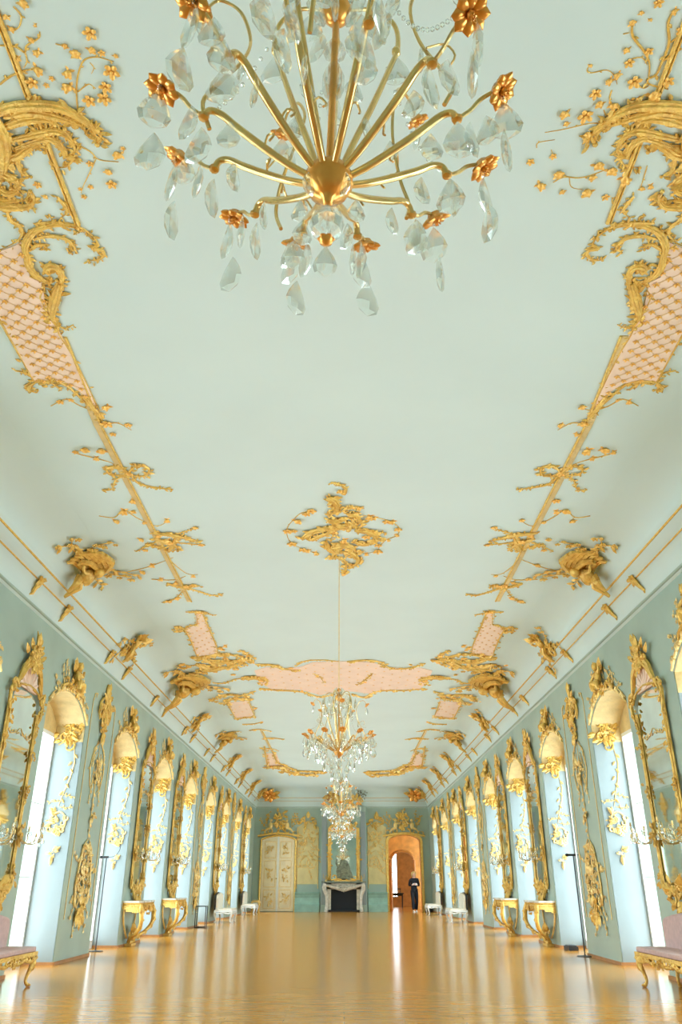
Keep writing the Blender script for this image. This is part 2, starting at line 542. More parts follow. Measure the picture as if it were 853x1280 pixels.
def relief_px(name, label, strokes, buds=(), leaves=(), mirror=0, group=None, cat='ornament', mt=None, z=ZC, org=None, join=2.4, depth=1.5, extra=None, fuzz=0):
    """stucco relief under the flat ceiling; outlines measured on the photograph, taken to the ceiling plane.
    strokes: (points, radius); buds: (x, y, r); leaves: (x, y, length, angle)"""
    mt = mt or GOLD
    fx = (lambda x: mirror - x) if mirror else (lambda x: x)
    allp = [p for s in strokes for p in s[0]] + [(b[0], b[1]) for b in buds]
    cx = sum(p[0] for p in allp) / len(allp); cy = sum(p[1] for p in allp) / len(allp)
    o = ceil(fx(cx), cy, z)
    th = thing(name, label, cat, o, group=group)
    frng = random.Random(len(strokes) * 7 + len(buds))
    def sc(x, y):
        d = ray(x, y); t = (z - CAMZ) / d.z
        return t / 977
    st = MB()
    N = V((0, 0, -1))
    for s in strokes:
        pts, r = s[0], s[1]
        sm = spl([(fx(x), y) for x, y in pts], 4)
        w = [ceil(p.x, p.y, z) for p in sm]
        rr = r * sc(*sm[len(sm) // 2].xy)
        if r >= join:
            m = MB()
            k = 3 if r >= 3.2 else 2
            for j in range(k):
                off = (j - (k - 1) / 2)
                P = []
                for i, q in enumerate(w):
                    t = (w[min(i + 1, len(w) - 1)] - w[max(i - 1, 0)]).normalized()
                    sd = t.cross(N)
                    e = math.sin(PI * min(1, .15 + i / (len(w) - 1)) ** .8)
                    P.append(q + sd * off * rr * .85 * e + N * rr * (.45 + (.5 if off == 0 else .15)) * e * depth)
                strand(m, P, rr * .72, N)
            m.ell(w[-1] + N * rr * .5, (rr * .8, 0, 0), (0, rr * .8, 0), (0, 0, rr * .7), 6, 4)
            # leaflets breaking from the outer edge
            for i in range(3, len(w) - 2, 4):
                t = (w[i + 1] - w[i - 1]).normalized(); sd = t.cross(N)
                for sg in (-1, 1):
                    leafm(m, w[i] + N * rr * .4, (t * .8 + sd * sg * .6).normalized(), (sd * .8 - t * sg * .6), N, rr * 3.0, rr * 1.3, .15)
            if fuzz: fuzzy(m, w, rr * .8, N, frng, fuzz)
            m.build('scroll', mt, th, o)
        else:
            st = MB()
            strand(st, [q + N * rr * .5 for q in w], rr, N, 5, (.8, 1, .9, .7, .5))
            for i in range(4, len(w) - 1, 6):
                t = (w[i] - w[i - 1]).normalized(); sd = t.cross(N) * (1 if i % 4 else -1)
                leafm(st, w[i] + N * rr, (t + sd).normalized(), (sd - t).normalized(), N, rr * 4.5, rr * 2.2, .2)
            if fuzz and r >= .9: fuzzy(st, w, rr, N, frng, fuzz)
            st.build('stem', mt, th, o)
    rng = random.Random(len(label))
    for b in buds:
        x, y, r = b[:3]
        p = ceil(fx(x), y, z); s_ = 1.2 * r * sc(fx(x), y)
        M = Matrix.Rotation(rng.random() * 6.28, 3, 'Z') @ Matrix.Rotation(PI, 3, 'X')
        put('flower', ME_BUD if rng.random() < .6 else ME_FLOWER, th, p - o, M, s_)
    for l in leaves:
        x, y, L, a = l
        p = ceil(fx(x), y, z); s_ = L * sc(fx(x), y)
        a = R(a); a = PI - a if mirror else a
        M = Matrix.Rotation(a, 3, 'Z') @ Matrix.Rotation(PI, 3, 'X')
        put('leaf', ME_LEAF, th, p - o, M, s_)
    if extra: extra(th, o, fx)
    return th

def crop(pts, sc, ox, oy):
    return [(x / sc + ox, y / sc + oy) for x, y in pts]
def cropb(b, sc, ox, oy, k=1.0):
    return [(x / sc + ox, y / sc + oy, r / sc * k) for x, y, r in b]

SD = {0: 'closed-door side', 1: 'open-doorway side'}

# ------------------------------------------------------------------ ceiling: frame mouldings (setting)
MIR = 862
def rail(pts, r, n=6, z=ZC):
    m = MB(); m.tube([V((x, y, z - r * .4)) for x, y in pts], r, n, nrm=(0, 0, -1)); return m
for s in (-1, 1):
    for pts in ([(s * 1.92, Y0 + .2), (s * 1.99, 4.37)],
                [(s * 2.52, 5.7), (s * 2.62, 7.2), (s * 2.66, 13.0)],
                [(s * 2.60, 25.6), (s * 2.60, 30.0)]):
        if pts[0][1] > 4:
            m = MB(); m.prism([(pts[0][0], pts[0][1])] + [(x, y) for x, y in pts[1:]] + [(x + s * .07, y) for x, y in reversed(pts)], lambda u, v, w=0: V((u, v, ZC - w)), -.01, .012)
            fixn(struct(m, 'trim_%d' % tn, CREAM)); tn += 1
        for off in ((0, .07) if pts[0][1] > 4 else (0, .026)):
            m = rail([(x + s * off, y) for x, y in pts], .015 if off == 0 else .008)
            struct(m, 'trim_%d' % tn, GOLD, True); tn += 1

# big shell cartouches overhead
SHELL = [
    ([(-18, 150), (11, 132), (47, 129), (75, 132), (99, 144), (120, 161), (127, 172), (122, 179)], 5.0),
    ([(5, 145), (37, 138), (62, 142), (84, 149), (105, 157), (112, 158)], 4.0),
    ([(0, 160), (28, 149), (52, 147), (67, 152), (81, 160)], 4.2),
    ([(10, 175), (47, 166), (66, 162), (81, 166), (90, 176), (94, 189), (88, 196)], 3.6),
    ([(20, 185), (56, 172), (71, 176), (79, 185), (83, 194), (92, 196), (83, 208), (66, 209)], 3.2),
    ([(4, 198), (24, 192), (34, 185), (49, 180), (56, 189)], 3.8),
    ([(22, 190), (24, 206), (30, 217), (39, 220)], 3.0),
    ([(-20, 250), (0, 256), (22, 257), (37, 256), (43, 247), (38, 238)], 3.8),
    ([(-20, 244), (0, 249), (19, 250), (34, 251)], 3.2),
    ([(-14, 134), (2, 170), (4, 205), (-4, 240)], 8.0),
    ([(-20, 140), (-8, 175), (-10, 210), (-12, 245)], 8.0),
    ([(2, 215), (14, 220), (22, 228), (14, 234)], 4.0),
    ([(0, 236), (10, 240), (20, 239), (24, 235)], 3.4),
]
for s in (0, 1):
    for_ = dict(mirror=MIR + 4) if s else {}
    relief_px('gilded_shell_cartouche', 'large gilded winged shell cartouche on ceiling beside nearest chandelier, ' + SD[s], SHELL, group='large ceiling shell cartouches', cat='cartouche', fuzz=1, **for_)

L1 = lambda p: crop(p, 5.33, 0, 0); L2 = lambda p: crop(p, 5.33, 0, 110)
relief_px('flowering_sprig', 'gilded flowering sprig beside frame rail above winged shell cartouche, ' + SD[0],
    [(L1([(90, 40), (140, 100), (130, 170), (100, 200)]), 1.3), (L1([(0, 300), (100, 305), (165, 345), (180, 300), (260, 250), (265, 210)]), 1.5),
     (L1([(0, 560), (40, 525), (100, 490), (200, 460), (260, 465)]), 1.6), (L1([(165, 345), (180, 400), (160, 450)]), 1.1)],
    cropb([(155, 20, 40), (45, 110, 25), (75, 190, 25), (125, 385, 20), (250, 345, 30), (250, 460, 40), (215, 545, 38), (310, 565, 18), (345, 520, 18), (205, 260, 24), (235, 165, 14)], 5.33, 0, 0))
relief_px('flowering_sprig', 'gilded sprig of paired flowers standing on wing of shell cartouche, ' + SD[0],
    [(L1([(520, 745), (510, 620), (520, 500), (560, 400), (640, 378), (700, 390), (760, 410)]), 1.2), (L1([(520, 610), (570, 570), (600, 560), (640, 590)]), .9), (L1([(600, 415), (625, 450), (610, 490)]), .7),
     (L1([(370, 290), (410, 300), (435, 305)]), .9)],
    cropb([(600, 215, 42), (505, 355, 42), (435, 305, 24), (610, 330, 32), (680, 350, 22), (455, 480, 38), (455, 575, 42), (745, 470, 48), (705, 575, 38), (595, 665, 38), (695, 650, 42), (770, 370, 20)], 5.33, 0, 0))
relief_px('flowering_sprig', 'gilded trailing sprig drooping below tip of shell cartouche, ' + SD[0],
    [(L2([(430, 300), (480, 355), (600, 420), (660, 475), (790, 490)]), 1.1), (L2([(640, 470), (600, 560), (560, 640), (540, 700)]), .8)],
    cropb([(790, 440, 38), (820, 400, 16), (720, 555, 30), (745, 635, 32), (600, 500, 22), (605, 655, 18), (560, 720, 18), (535, 670, 14)], 5.33, 0, 110)
    + cropb([(250, 640, 25), (300, 720, 22)], 5.33, 0, 110))
K5 = lambda p: crop(p, 5.33, 693, 0); K6 = lambda p: crop(p, 4.42, 660, 110)
relief_px('flowering_sprig', 'gilded thick-stemmed branching sprig above winged shell cartouche, ' + SD[1],
    [(K5([(520, 170), (525, 240), (600, 340), (635, 420), (630, 530)]), 1.8), (K5([(805, 60), (760, 150), (765, 290), (710, 430), (680, 495), (625, 525), (640, 560), (760, 590)]), 1.9),
     (K5([(850, 320), (770, 370), (720, 410)]), 1.8), (K5([(830, 240), (765, 290)]), 1.3), (K5([(490, 400), (580, 380), (620, 430)]), .9), (K5([(460, 225), (500, 218)]), .8), (K5([(540, 560), (600, 585), (640, 560)]), 1.0)],
    cropb([(695, 15, 30), (580, 85, 20), (520, 150, 28), (640, 130, 15), (845, 195, 30), (805, 70, 25), (485, 330, 26), (630, 340, 28), (500, 415, 30), (535, 540, 42), (760, 540, 35), (660, 630, 48), (560, 655, 16), (525, 658, 14)], 5.33, 693, 0))
relief_px('flowering_sprig', 'gilded sprig with curling tendril and clustered flowers near chandelier, ' + SD[1],
    [(K5([(225, 450), (222, 475), (260, 482), (350, 465), (400, 500), (420, 560)]), .9), (K5([(385, 600), (370, 650), (380, 690)]), 1.0), (K6([(420, 120), (435, 190), (340, 195), (210, 225), (95, 245)]), .9)],
    cropb([(240, 435, 16), (425, 495, 28), (370, 535, 30), (275, 620, 36), (305, 690, 34), (390, 700, 34)], 5.33, 693, 0) + cropb([(205, 140, 30), (318, 150, 38), (215, 195, 20), (333, 255, 30)], 4.42, 660, 110))
relief_px('flowering_sprig', 'gilded wavy sprig of scattered flowers under shell cartouche, ' + SD[1],
    [(K6([(140, 520), (200, 490), (280, 495), (350, 480), (430, 450)]), 1.0), (K6([(230, 490), (240, 545), (300, 560)]), .6), (K6([(470, 640), (470, 610), (530, 585)]), .8), (K6([(660, 430), (640, 500), (620, 560)]), .8), (K6([(50, 330), (60, 300), (150, 285)]), .7), (K6([(130, 340), (140, 370)]), .6)],
    cropb([(388, 425, 34), (460, 455, 34), (360, 490, 24), (535, 500, 36), (170, 475, 34), (70, 535, 30), (193, 570, 20), (330, 573, 36), (140, 375, 18), (15, 405, 20), (430, 600, 20), (680, 540, 18), (630, 555, 18), (685, 610, 18)], 4.42, 660, 110))

# trellis cartouches: pink ground, gilt lattice with rosettes, scrolled border
L3 = lambda p: crop(p, 5.33, 0, 240); L4 = lambda p: crop(p, 5.33, 0, 380)
TREL = [
    (L3([(245, 205), (350, 200), (460, 208), (540, 235), (620, 290), (660, 350)]), 2.2), (L3([(660, 350), (620, 368), (680, 380), (692, 420), (640, 455), (590, 450)]), 2.5),
    (L3([(185, 440), (170, 350), (220, 260), (320, 220), (430, 222), (540, 250)]), 3.4), (L3([(230, 310), (330, 285), (430, 300), (490, 350), (495, 385), (465, 400)]), 2.6),
    (L3([(190, 390), (250, 345), (300, 352), (310, 380)]), 2.5), (L3([(183, 400), (195, 480), (250, 555), (330, 600), (380, 580)]), 3.4),
    (L3([(330, 540), (310, 505), (340, 482), (390, 500), (415, 560), (400, 620), (350, 640), (290, 620)]), 3.4), (L3([(400, 600), (370, 700), (355, 760), (350, 840), (375, 900)]), 4.4),
    (L3([(290, 650), (270, 700), (310, 780), (340, 860)]), 1.8), (L3([(50, 120), (70, 180), (130, 220), (150, 270), (110, 330), (0, 385)]), 2.5), (L3([(380, 25), (430, 80), (450, 130), (410, 170)]), 2.4),
    (L3([(300, 155), (340, 165), (345, 200)]), 1.2),
    (L4([(290, 0), (340, 90), (385, 150), (400, 200), (500, 370), (660, 700)]), 2.0), (L4([(375, 130), (430, 160), (490, 135)]), 1.4),
    (L4([(-160, -180), (0, 100), (120, 315), (230, 515)]), 2.3), (L4([(-120, -180), (30, 90), (140, 290), (245, 490)]), 1.0), (L4([(230, 515), (340, 505), (440, 535), (560, 640), (660, 730)]), 2.3),
    (L4([(230, 515), (190, 460), (100, 440)]), 1.8), (L4([(230, 520), (195, 545), (205, 575), (250, 570)]), 2.5), (L4([(260, 530), (340, 520), (410, 570)]), 2.0),
    (L4([(560, 600), (620, 680), (665, 740), (690, 800)]), 3.0),
]
GROUND = [(-30, 330), (0, 313), (20, 305), (30, 300), (33, 325), (38, 345), (52, 352), (56, 370), (62, 395), (73, 410), (92, 448), (112, 486), (122, 512), (105, 492), (85, 478), (64, 475), (44, 476), (0, 398), (-30, 345)]
def inside(x, y, P):
    c = False
    for i in range(len(P)):
        a = P[i]; b = P[i - 1]
        if (a[1] > y) != (b[1] > y) and x < (b[0] - a[0]) * (y - a[1]) / (b[1] - a[1]) + a[0]: c = not c
    return c
mb = MB(); petals(mb, (0, 0, 0), (1, 0, 0), (0, 1, 0), (0, 0, 1), 1.0, 4); ME_ROS = me_of(mb, 'rosette', FLGOLD)
def lattice(th, o, fx, ground=GROUND, dx=.085, dy=.068, rs=.03, bar=True):
    G = [ceil(fx(x), y) for x, y in ground]
    P = [(g.x, g.y) for g in G]
    m = MB(); T = lambda u, v, w=0: V((u, v, ZC - w))
    m.prism(P, T, -.01, .014); ob = m.build('ground_panel', PINK, th, o, False); fixn(ob)
    x0 = min(p[0] for p in P); x1 = max(p[0] for p in P); y0 = min(p[1] for p in P); y1 = max(p[1] for p in P)
    M = Matrix.Rotation(PI, 3, 'X')
    bars = MB()
    j = 0; y = y0
    while y < y1:
        x = x0 + (dx if j % 2 else 0)
        while x < x1:
            if inside(x, y, P):
                put('rosette', ME_ROS, th, V((x, y, ZC - .016)) - o, M, rs)
                for sx in (-1, 1) if bar else ():
                    q = (x + sx * dx, y + dy)
                    if inside(q[0], q[1], P): bars.tube([(x, y, ZC - .017), (q[0], q[1], ZC - .017)], .0024, 4)
            x += 2 * dx
        y += dy; j += 1
    if bars.v: bars.build('lattice', PALEGOLD, th, o)
for s in (0, 1):
    relief_px('trellis_cartouche', 'large pink trellis cartouche with gilt rosettes and scrolled border, ' + SD[s], TREL, group='large trellis cartouches', cat='cartouche', fuzz=1,
              extra=lattice, mirror=(MIR + 2) if s else 0)

# sprigs, bow, shells along the frame line between the trellis panels
A4 = lambda p: crop(p, 2.585, 0, 480)
A4b = lambda b: cropb(b, 2.585, 0, 480)
def pair(name, lab, strokes, buds=(), leaves=(), cat='ornament', **kw):
    for s in (0, 1):
        relief_px(name, lab + ', ' + SD[s], [(q[0], q[1] * 1.2) for q in strokes], [(q[0], q[1], q[2] * 1.25) for q in buds], leaves, mirror=MIR if s else 0, cat=cat, fuzz=2, group='pair: ' + lab, **kw)
pair('flowering_sprig', 'thin gilded sprig on tip of large trellis cartouche', [(A4([(165, 70), (215, 48), (260, 70), (310, 85), (355, 75)]), .7), (A4([(340, 130), (380, 125), (425, 148)]), .7)],
     A4b([(345, 72, 12), (195, 55, 9), (345, 125, 14), (415, 130, 9), (230, 50, 7), (365, 160, 8)]))
pair('flowering_sprig', 'small gilded sprig on ceiling rail just before the bow', [(A4([(235, 220), (280, 232), (350, 250), (375, 262)]), .7)], A4b([(275, 210, 14), (330, 213, 14), (312, 237, 9), (245, 218, 8)]))
pair('gilded_bow', 'gilded ribbon bow tied on the ceiling frame line', [(A4([(415, 287), (385, 265), (345, 270), (360, 292), (415, 290)]), 1.6), (A4([(415, 287), (440, 262), (480, 270), (470, 295), (420, 292)]), 1.6),
     (A4([(410, 292), (375, 308), (362, 338), (330, 341)]), 1.2), (A4([(425, 295), (450, 320), (500, 332), (560, 340)]), 1.3)], A4b([(417, 288, 10)]), cat='bow')
pair('flowering_sprig', 'gilded sprig on ceiling rail between bow and flat shell', [(A4([(320, 425), (370, 430), (400, 405), (440, 430), (505, 458), (545, 440)]), .7)], A4b([(375, 440, 10), (400, 408, 13), (430, 375, 10), (540, 438, 9), (430, 410, 9), (470, 445, 8)]))
pair('gilded_shell', 'gilded spreading shell on the ceiling frame line', [(A4([(470, 515), (500, 522), (530, 527)]), 1.6), (A4([(490, 478), (560, 483), (610, 498), (645, 508)]), 2.2), (A4([(500, 495), (560, 515), (575, 535)]), 2.4),
     (A4([(540, 490), (590, 478), (640, 462)]), 1.0), (A4([(440, 540), (500, 512), (545, 505)]), .9), (A4([(560, 510), (610, 515), (665, 520)]), .9), (A4([(545, 540), (560, 510), (570, 490)]), 2.2)],
     A4b([(630, 462, 8), (455, 500, 9), (650, 518, 7), (470, 535, 7), (515, 488, 10), (545, 505, 12)]), cat='shell')
pair('flowering_sprig', 'gilded sprig on ceiling rail just beyond the flat shell', [(A4([(410, 607), (480, 590), (560, 560)]), .6), (A4([(490, 630), (560, 632), (600, 620)]), .7), (A4([(540, 560), (600, 610), (640, 615)]), .5)], A4b([(460, 605, 9), (492, 583, 9), (520, 628, 8), (625, 618, 7)]))
pair('gilded_knot', 'gilded leafy knot on the frame line near the small trellis panel', [(A4([(540, 642), (590, 655), (645, 650)]), 1.7), (A4([(600, 655), (640, 668), (690, 682), (722, 676)]), 1.0), (A4([(530, 706), (570, 690), (592, 664)]), .9), (A4([(600, 735), (650, 738), (690, 745)]), .9)],
     A4b([(600, 650, 10), (625, 648, 9), (545, 700, 8), (575, 690, 8), (650, 735, 9), (570, 640, 8)]), cat='knot')

# small trellis panel, corner shell, transverse band
A5 = lambda p: crop(p, 6.09, 180, 740)
A5b = lambda b: cropb(b, 6.09, 180, 740)
SG = A5([(395, 150), (445, 150), (480, 240), (545, 380), (560, 470), (400, 485), (355, 370), (315, 275), (400, 245)])
pair('trellis_cartouche', 'small pink trellis panel with gilt edge on the ceiling', [(A5([(310, 275), (360, 370), (405, 490)]), 1.1), (A5([(445, 150), (490, 260), (550, 400), (560, 465)]), 1.0), (A5([(310, 275), (360, 250), (405, 240), (400, 160)]), .9),
     (A5([(310, 280), (270, 262), (240, 275), (265, 300), (310, 290)]), 1.2), (A5([(385, 150), (420, 145), (455, 150)]), 1.4)],
     A5b([(420, 145, 18), (585, 420, 18), (620, 405, 16), (600, 435, 14)]), cat='panel', extra=lambda th, o, fx: lattice(th, o, fx, SG, .11, .16, .022, False))
pair('gilded_shell', 'broad gilded corner shell at end of pink ceiling cross band', [(A5([(370, 495), (450, 490), (540, 470), (640, 468), (740, 490)]), 1.9), (A5([(400, 540), (470, 560), (540, 560), (560, 530)]), 2.4), (A5([(420, 580), (500, 585), (600, 570), (700, 560), (770, 540)]), 2.2),
     (A5([(450, 500), (520, 520), (600, 520), (700, 520), (790, 510)]), 2.6), (A5([(640, 560), (700, 530), (760, 500), (840, 520)]), 1.8), (A5([(730, 440), (790, 470), (830, 500)]), 1.2),
     (A5([(250, 560), (300, 550), (360, 560), (420, 540)]), .9), (A5([(770, 650), (830, 640), (900, 650)]), 2.4), (A5([(540, 690), (620, 690), (700, 660), (780, 660)]), .9)],
     A5b([(290, 545, 20), (340, 565, 16), (270, 570, 14), (700, 580, 18), (480, 560, 18), (620, 500, 18), (800, 480, 18), (680, 625, 14), (820, 530, 18)]), cat='shell')
# the cross band with pink ground
A6 = lambda p: crop(p, 3.28, 300, 780)
A6b = lambda b: cropb(b, 3.28, 300, 780)
BG = A6([(60, 190), (110, 175), (180, 180), (250, 175), (300, 155), (420, 152), (540, 155), (600, 175), (680, 182), (740, 178), (790, 190), (770, 235), (740, 265), (600, 268), (540, 285), (420, 270), (330, 290), (250, 268), (130, 265), (80, 240)])
def bandlat(th, o, fx): lattice(th, o, fx, BG, .2, .28, .024, False)
relief_px('ceiling_cross_band', 'long pink trellis band with gilt scrolled edges across the whole ceiling',
    [(A6([(70, 165), (130, 165), (180, 182), (250, 185)]), 1.8), (A6([(230, 170), (270, 150), (340, 146), (400, 152)]), 1.1), (A6([(440, 152), (520, 146), (580, 155), (620, 180), (700, 178), (760, 160)]), 1.6),
     (A6([(80, 262), (150, 268), (250, 275), (330, 298), (380, 285)]), 1.5), (A6([(460, 285), (510, 298), (570, 272), (680, 270), (760, 262)]), 1.5),
     (A6([(20, 215), (60, 215), (100, 225), (90, 245)]), 2.5), (A6([(830, 215), (790, 215), (745, 225), (760, 245)]), 2.5), (A6([(300, 200), (330, 215), (345, 240)]), 1.0), (A6([(545, 200), (515, 225), (480, 248)]), 1.2)],
    A6b([(85, 228, 12), (760, 228, 12), (255, 272, 9), (210, 178, 9), (660, 180, 9), (320, 210, 8), (510, 235, 9), (320, 296, 8), (520, 296, 8), (150, 168, 8), (700, 165, 8)]),
    cat='band', extra=bandlat, fuzz=2)

# second ceiling field: corner shell, small panel, corners and end scroll
SG2 = A5([(640, 840), (800, 825), (840, 940), (700, 960)])
pair('trellis_cartouche', 'small pink panel under shell crest beyond the cross band', [(A5([(520, 825), (570, 790), (660, 775), (740, 785), (850, 750)]), 1.6), (A5([(610, 850), (660, 810), (740, 810), (800, 800)]), 1.8), (A5([(640, 850), (700, 960)]), .9), (A5([(800, 830), (845, 945)]), .9), (A5([(690, 960), (780, 950), (850, 945)]), 1.3)],
     A5b([(640, 830, 16), (700, 800, 16), (780, 790, 16), (850, 880, 14)]), cat='panel', extra=lambda th, o, fx: lattice(th, o, fx, SG2, .16, .35, .024, False))
pair('gilded_knot', 'little gilded knots on far ceiling rail beyond cross band', [(A6([(10, 410), (60, 408), (90, 400)]), .8), (A6([(40, 435), (80, 430), (130, 440)]), .8), (A6([(95, 470), (130, 465), (180, 472)]), .9), (A6([(90, 510), (130, 510), (160, 520)]), .7)],
     A6b([(60, 432, 6), (130, 468, 7), (90, 400, 5), (120, 510, 6)]), cat='knot')
CG = A6([(100, 530), (150, 530), (165, 570), (230, 600), (110, 590)])
pair('gilded_end_scroll', 'long gilded scroll closing far corner of the ceiling frame', [(A6([(100, 500), (108, 550), (115, 590)]), 1.0), (A6([(110, 585), (160, 580), (185, 598), (240, 612), (300, 614), (330, 600)]), 1.9), (A6([(180, 575), (230, 598), (300, 602), (350, 606)]), 1.4), (A6([(135, 520), (155, 565), (180, 575)]), 1.0)],
     A6b([(185, 600, 9), (330, 602, 9), (130, 580, 8), (235, 606, 7)]), cat='scroll', extra=lambda th, o, fx: lattice(th, o, fx, CG, .25, .45, .022, False))

# middle rosette from which the second chandelier hangs
A1 = lambda p: crop(p, 4.74, 340, 590)
RZ = [(A1([(350, 60), (400, 70), (440, 90), (435, 130), (400, 120)]), 1.5), (A1([(330, 150), (360, 150), (385, 190), (370, 240), (340, 250)]), 3.4), (A1([(420, 230), (450, 205), (500, 205), (530, 215)]), 1.8),
      (A1([(440, 240), (500, 245), (520, 290), (500, 320)]), 3.0), (A1([(180, 390), (230, 350), (330, 325), (430, 330), (520, 330)]), 3.2), (A1([(220, 400), (290, 370), (370, 350), (350, 400)]), 2.6),
      (A1([(490, 340), (560, 345), (620, 370), (650, 400)]), 3.0), (A1([(480, 400), (540, 420), (600, 410), (640, 380)]), 2.8), (A1([(320, 400), (340, 450), (390, 470), (430, 440)]), 3.0),
      (A1([(430, 480), (470, 470), (510, 510), (490, 550), (440, 545)]), 3.0), (A1([(330, 500), (390, 500), (430, 520), (440, 570), (425, 600)]), 1.8), (A1([(330, 280), (400, 280), (470, 270)]), 3.2),
      (A1([(540, 330), (600, 350), (680, 358)]), 1.6), (A1([(360, 300), (420, 310), (500, 300)]), 3.4), (A1([(350, 440), (420, 420), (480, 440), (500, 480)]), 3.4),
      (A1([(260, 230), (180, 240), (130, 280), (90, 335), (100, 400), (150, 440), (250, 478)]), .6), (A1([(540, 255), (600, 265), (700, 290), (755, 330), (740, 375), (680, 400), (640, 440), (620, 470), (540, 482)]), .6)]
RB = cropb([(235, 225, 26), (205, 245, 22), (150, 285, 28), (95, 345, 26), (130, 345, 20), (120, 420, 26), (185, 455, 24), (215, 462, 18), (262, 476, 20), (580, 262, 26), (610, 268, 18), (680, 290, 22), (715, 290, 22), (748, 335, 22),
            (740, 370, 16), (690, 400, 14), (630, 430, 20), (628, 465, 26), (560, 482, 16), (405, 110, 22), (475, 205, 16), (520, 210, 16), (430, 400, 24), (370, 350, 22), (560, 380, 24), (500, 240, 22), (345, 505, 16), (430, 600, 18)], 4.74, 340, 590)
relief_px('ceiling_rosette', 'gilded ceiling rosette of leaves and flowers holding the rod of the second chandelier', RZ, RB, cat='rosette', fuzz=2)

# ------------------------------------------------------------------ wall units (x along the wall, y out of it, z up)
OUT = V((0, 1, 0))
def wtube(mb, pts, r, w=.02, n=5, prof=(.45, 1, .95, .8, .4)):
    P = [V((u, w, v)) for u, v in pts]
    mb.tube(P, [r * q for q in prof] if len(P) > 3 else r, n, nrm=OUT)
def wleaf(mb, u, v, a, L, wd=None, w=.02, h=.18):
    d = V((math.cos(a), 0.12, math.sin(a))); t = V((-math.sin(a), 0, math.cos(a)))
    leafm(mb, (u, w, v), d, t, OUT, L, wd or L * .5, h)
def wflower(mb, u, v, r, w=.02, n=5):
    petals(mb, (u, w, v), (1, 0, 0), (0, 0, 1), (0, 1, 0), r, n, u * 7)
def wspray(mb, u, v, a, L, rng, r=.006, w=.015, fl=.022, curl=.8):
    """thin curving stem with small leaves and flowers"""
    pts = [(u, v)]; k = 7; c = rng.uniform(-curl, curl)
    for i in range(k):
        a += c / k + rng.uniform(-.15, .15)
        pts.append((pts[-1][0] + math.cos(a) * L / k, pts[-1][1] + math.sin(a) * L / k))
    sm = [(p.x, p.y) for p in spl(pts, 2)]
    wtube(mb, sm, r, w, 4, (1, .9, .8, .7, .5))
    for i in range(2, k + 1):
        x, y = pts[i]; s = 1 if i % 2 else -1
        if rng.random() < .55: wflower(mb, x + fl * .8 * math.sin(-a * s), y + fl * .8 * math.cos(a * s), fl * rng.uniform(.7, 1.2), w + .005)
        else: wleaf(mb, x, y, a + s * rng.uniform(.5, 1.2), fl * 2.4, fl * 1.2, w)
def wcluster(mb, u, v, w_, h_, n, s, rng, w=.02):
    """crowded rocaille: C-scrolls, leaves and flowers inside an ellipse"""
    for i in range(n):
        q = rng.uniform(0, 2 * PI); rr = math.sqrt(rng.random())
        x = u + math.cos(q) * rr * w_ / 2; y = v + math.sin(q) * rr * h_ / 2
        k = rng.random(); z = w + rng.uniform(0, .03)
        if k < .45:
            wtube(mb, cscr(x, y, s * rng.uniform(.35, .7), q + rng.uniform(-1, 1), rng.uniform(.5, .8), 9, rng.choice((-1, 1))), s * .17, z, 5)
        elif k < .8: wleaf(mb, x, y, q + rng.uniform(-.7, .7), s * rng.uniform(.9, 1.6), None, z, .22)
        else: wflower(mb, x, y, s * rng.uniform(.3, .5), z)

MEC = {}
def part(th, name, mb, mt, loc=(0, 0, 0), smooth=True):
    o = mb.build(name, mt, th, None, smooth)
    if tuple(loc) != (0, 0, 0): o.location = loc
    return o

ORD = ['first', 'second', 'third', 'fourth', 'fifth', 'sixth', 'seventh', 'eighth', 'ninth', 'tenth', 'eleventh', 'twelfth']
WS = {-1: 'wall nearest the closed cream door', 1: 'wall nearest the open doorway'}
def on_wall(o, side, y, ins=0.0, z=0.0):
    o.location = (SIDE[side] - side * ins, y, z)
    o.rotation_euler = (0, 0, -PI / 2 if side < 0 else PI / 2)
    return o
PC = {c: PIER[k] + PW / 2 for k, c in enumerate('..xABCDEFGHI') if c not in '.x'}

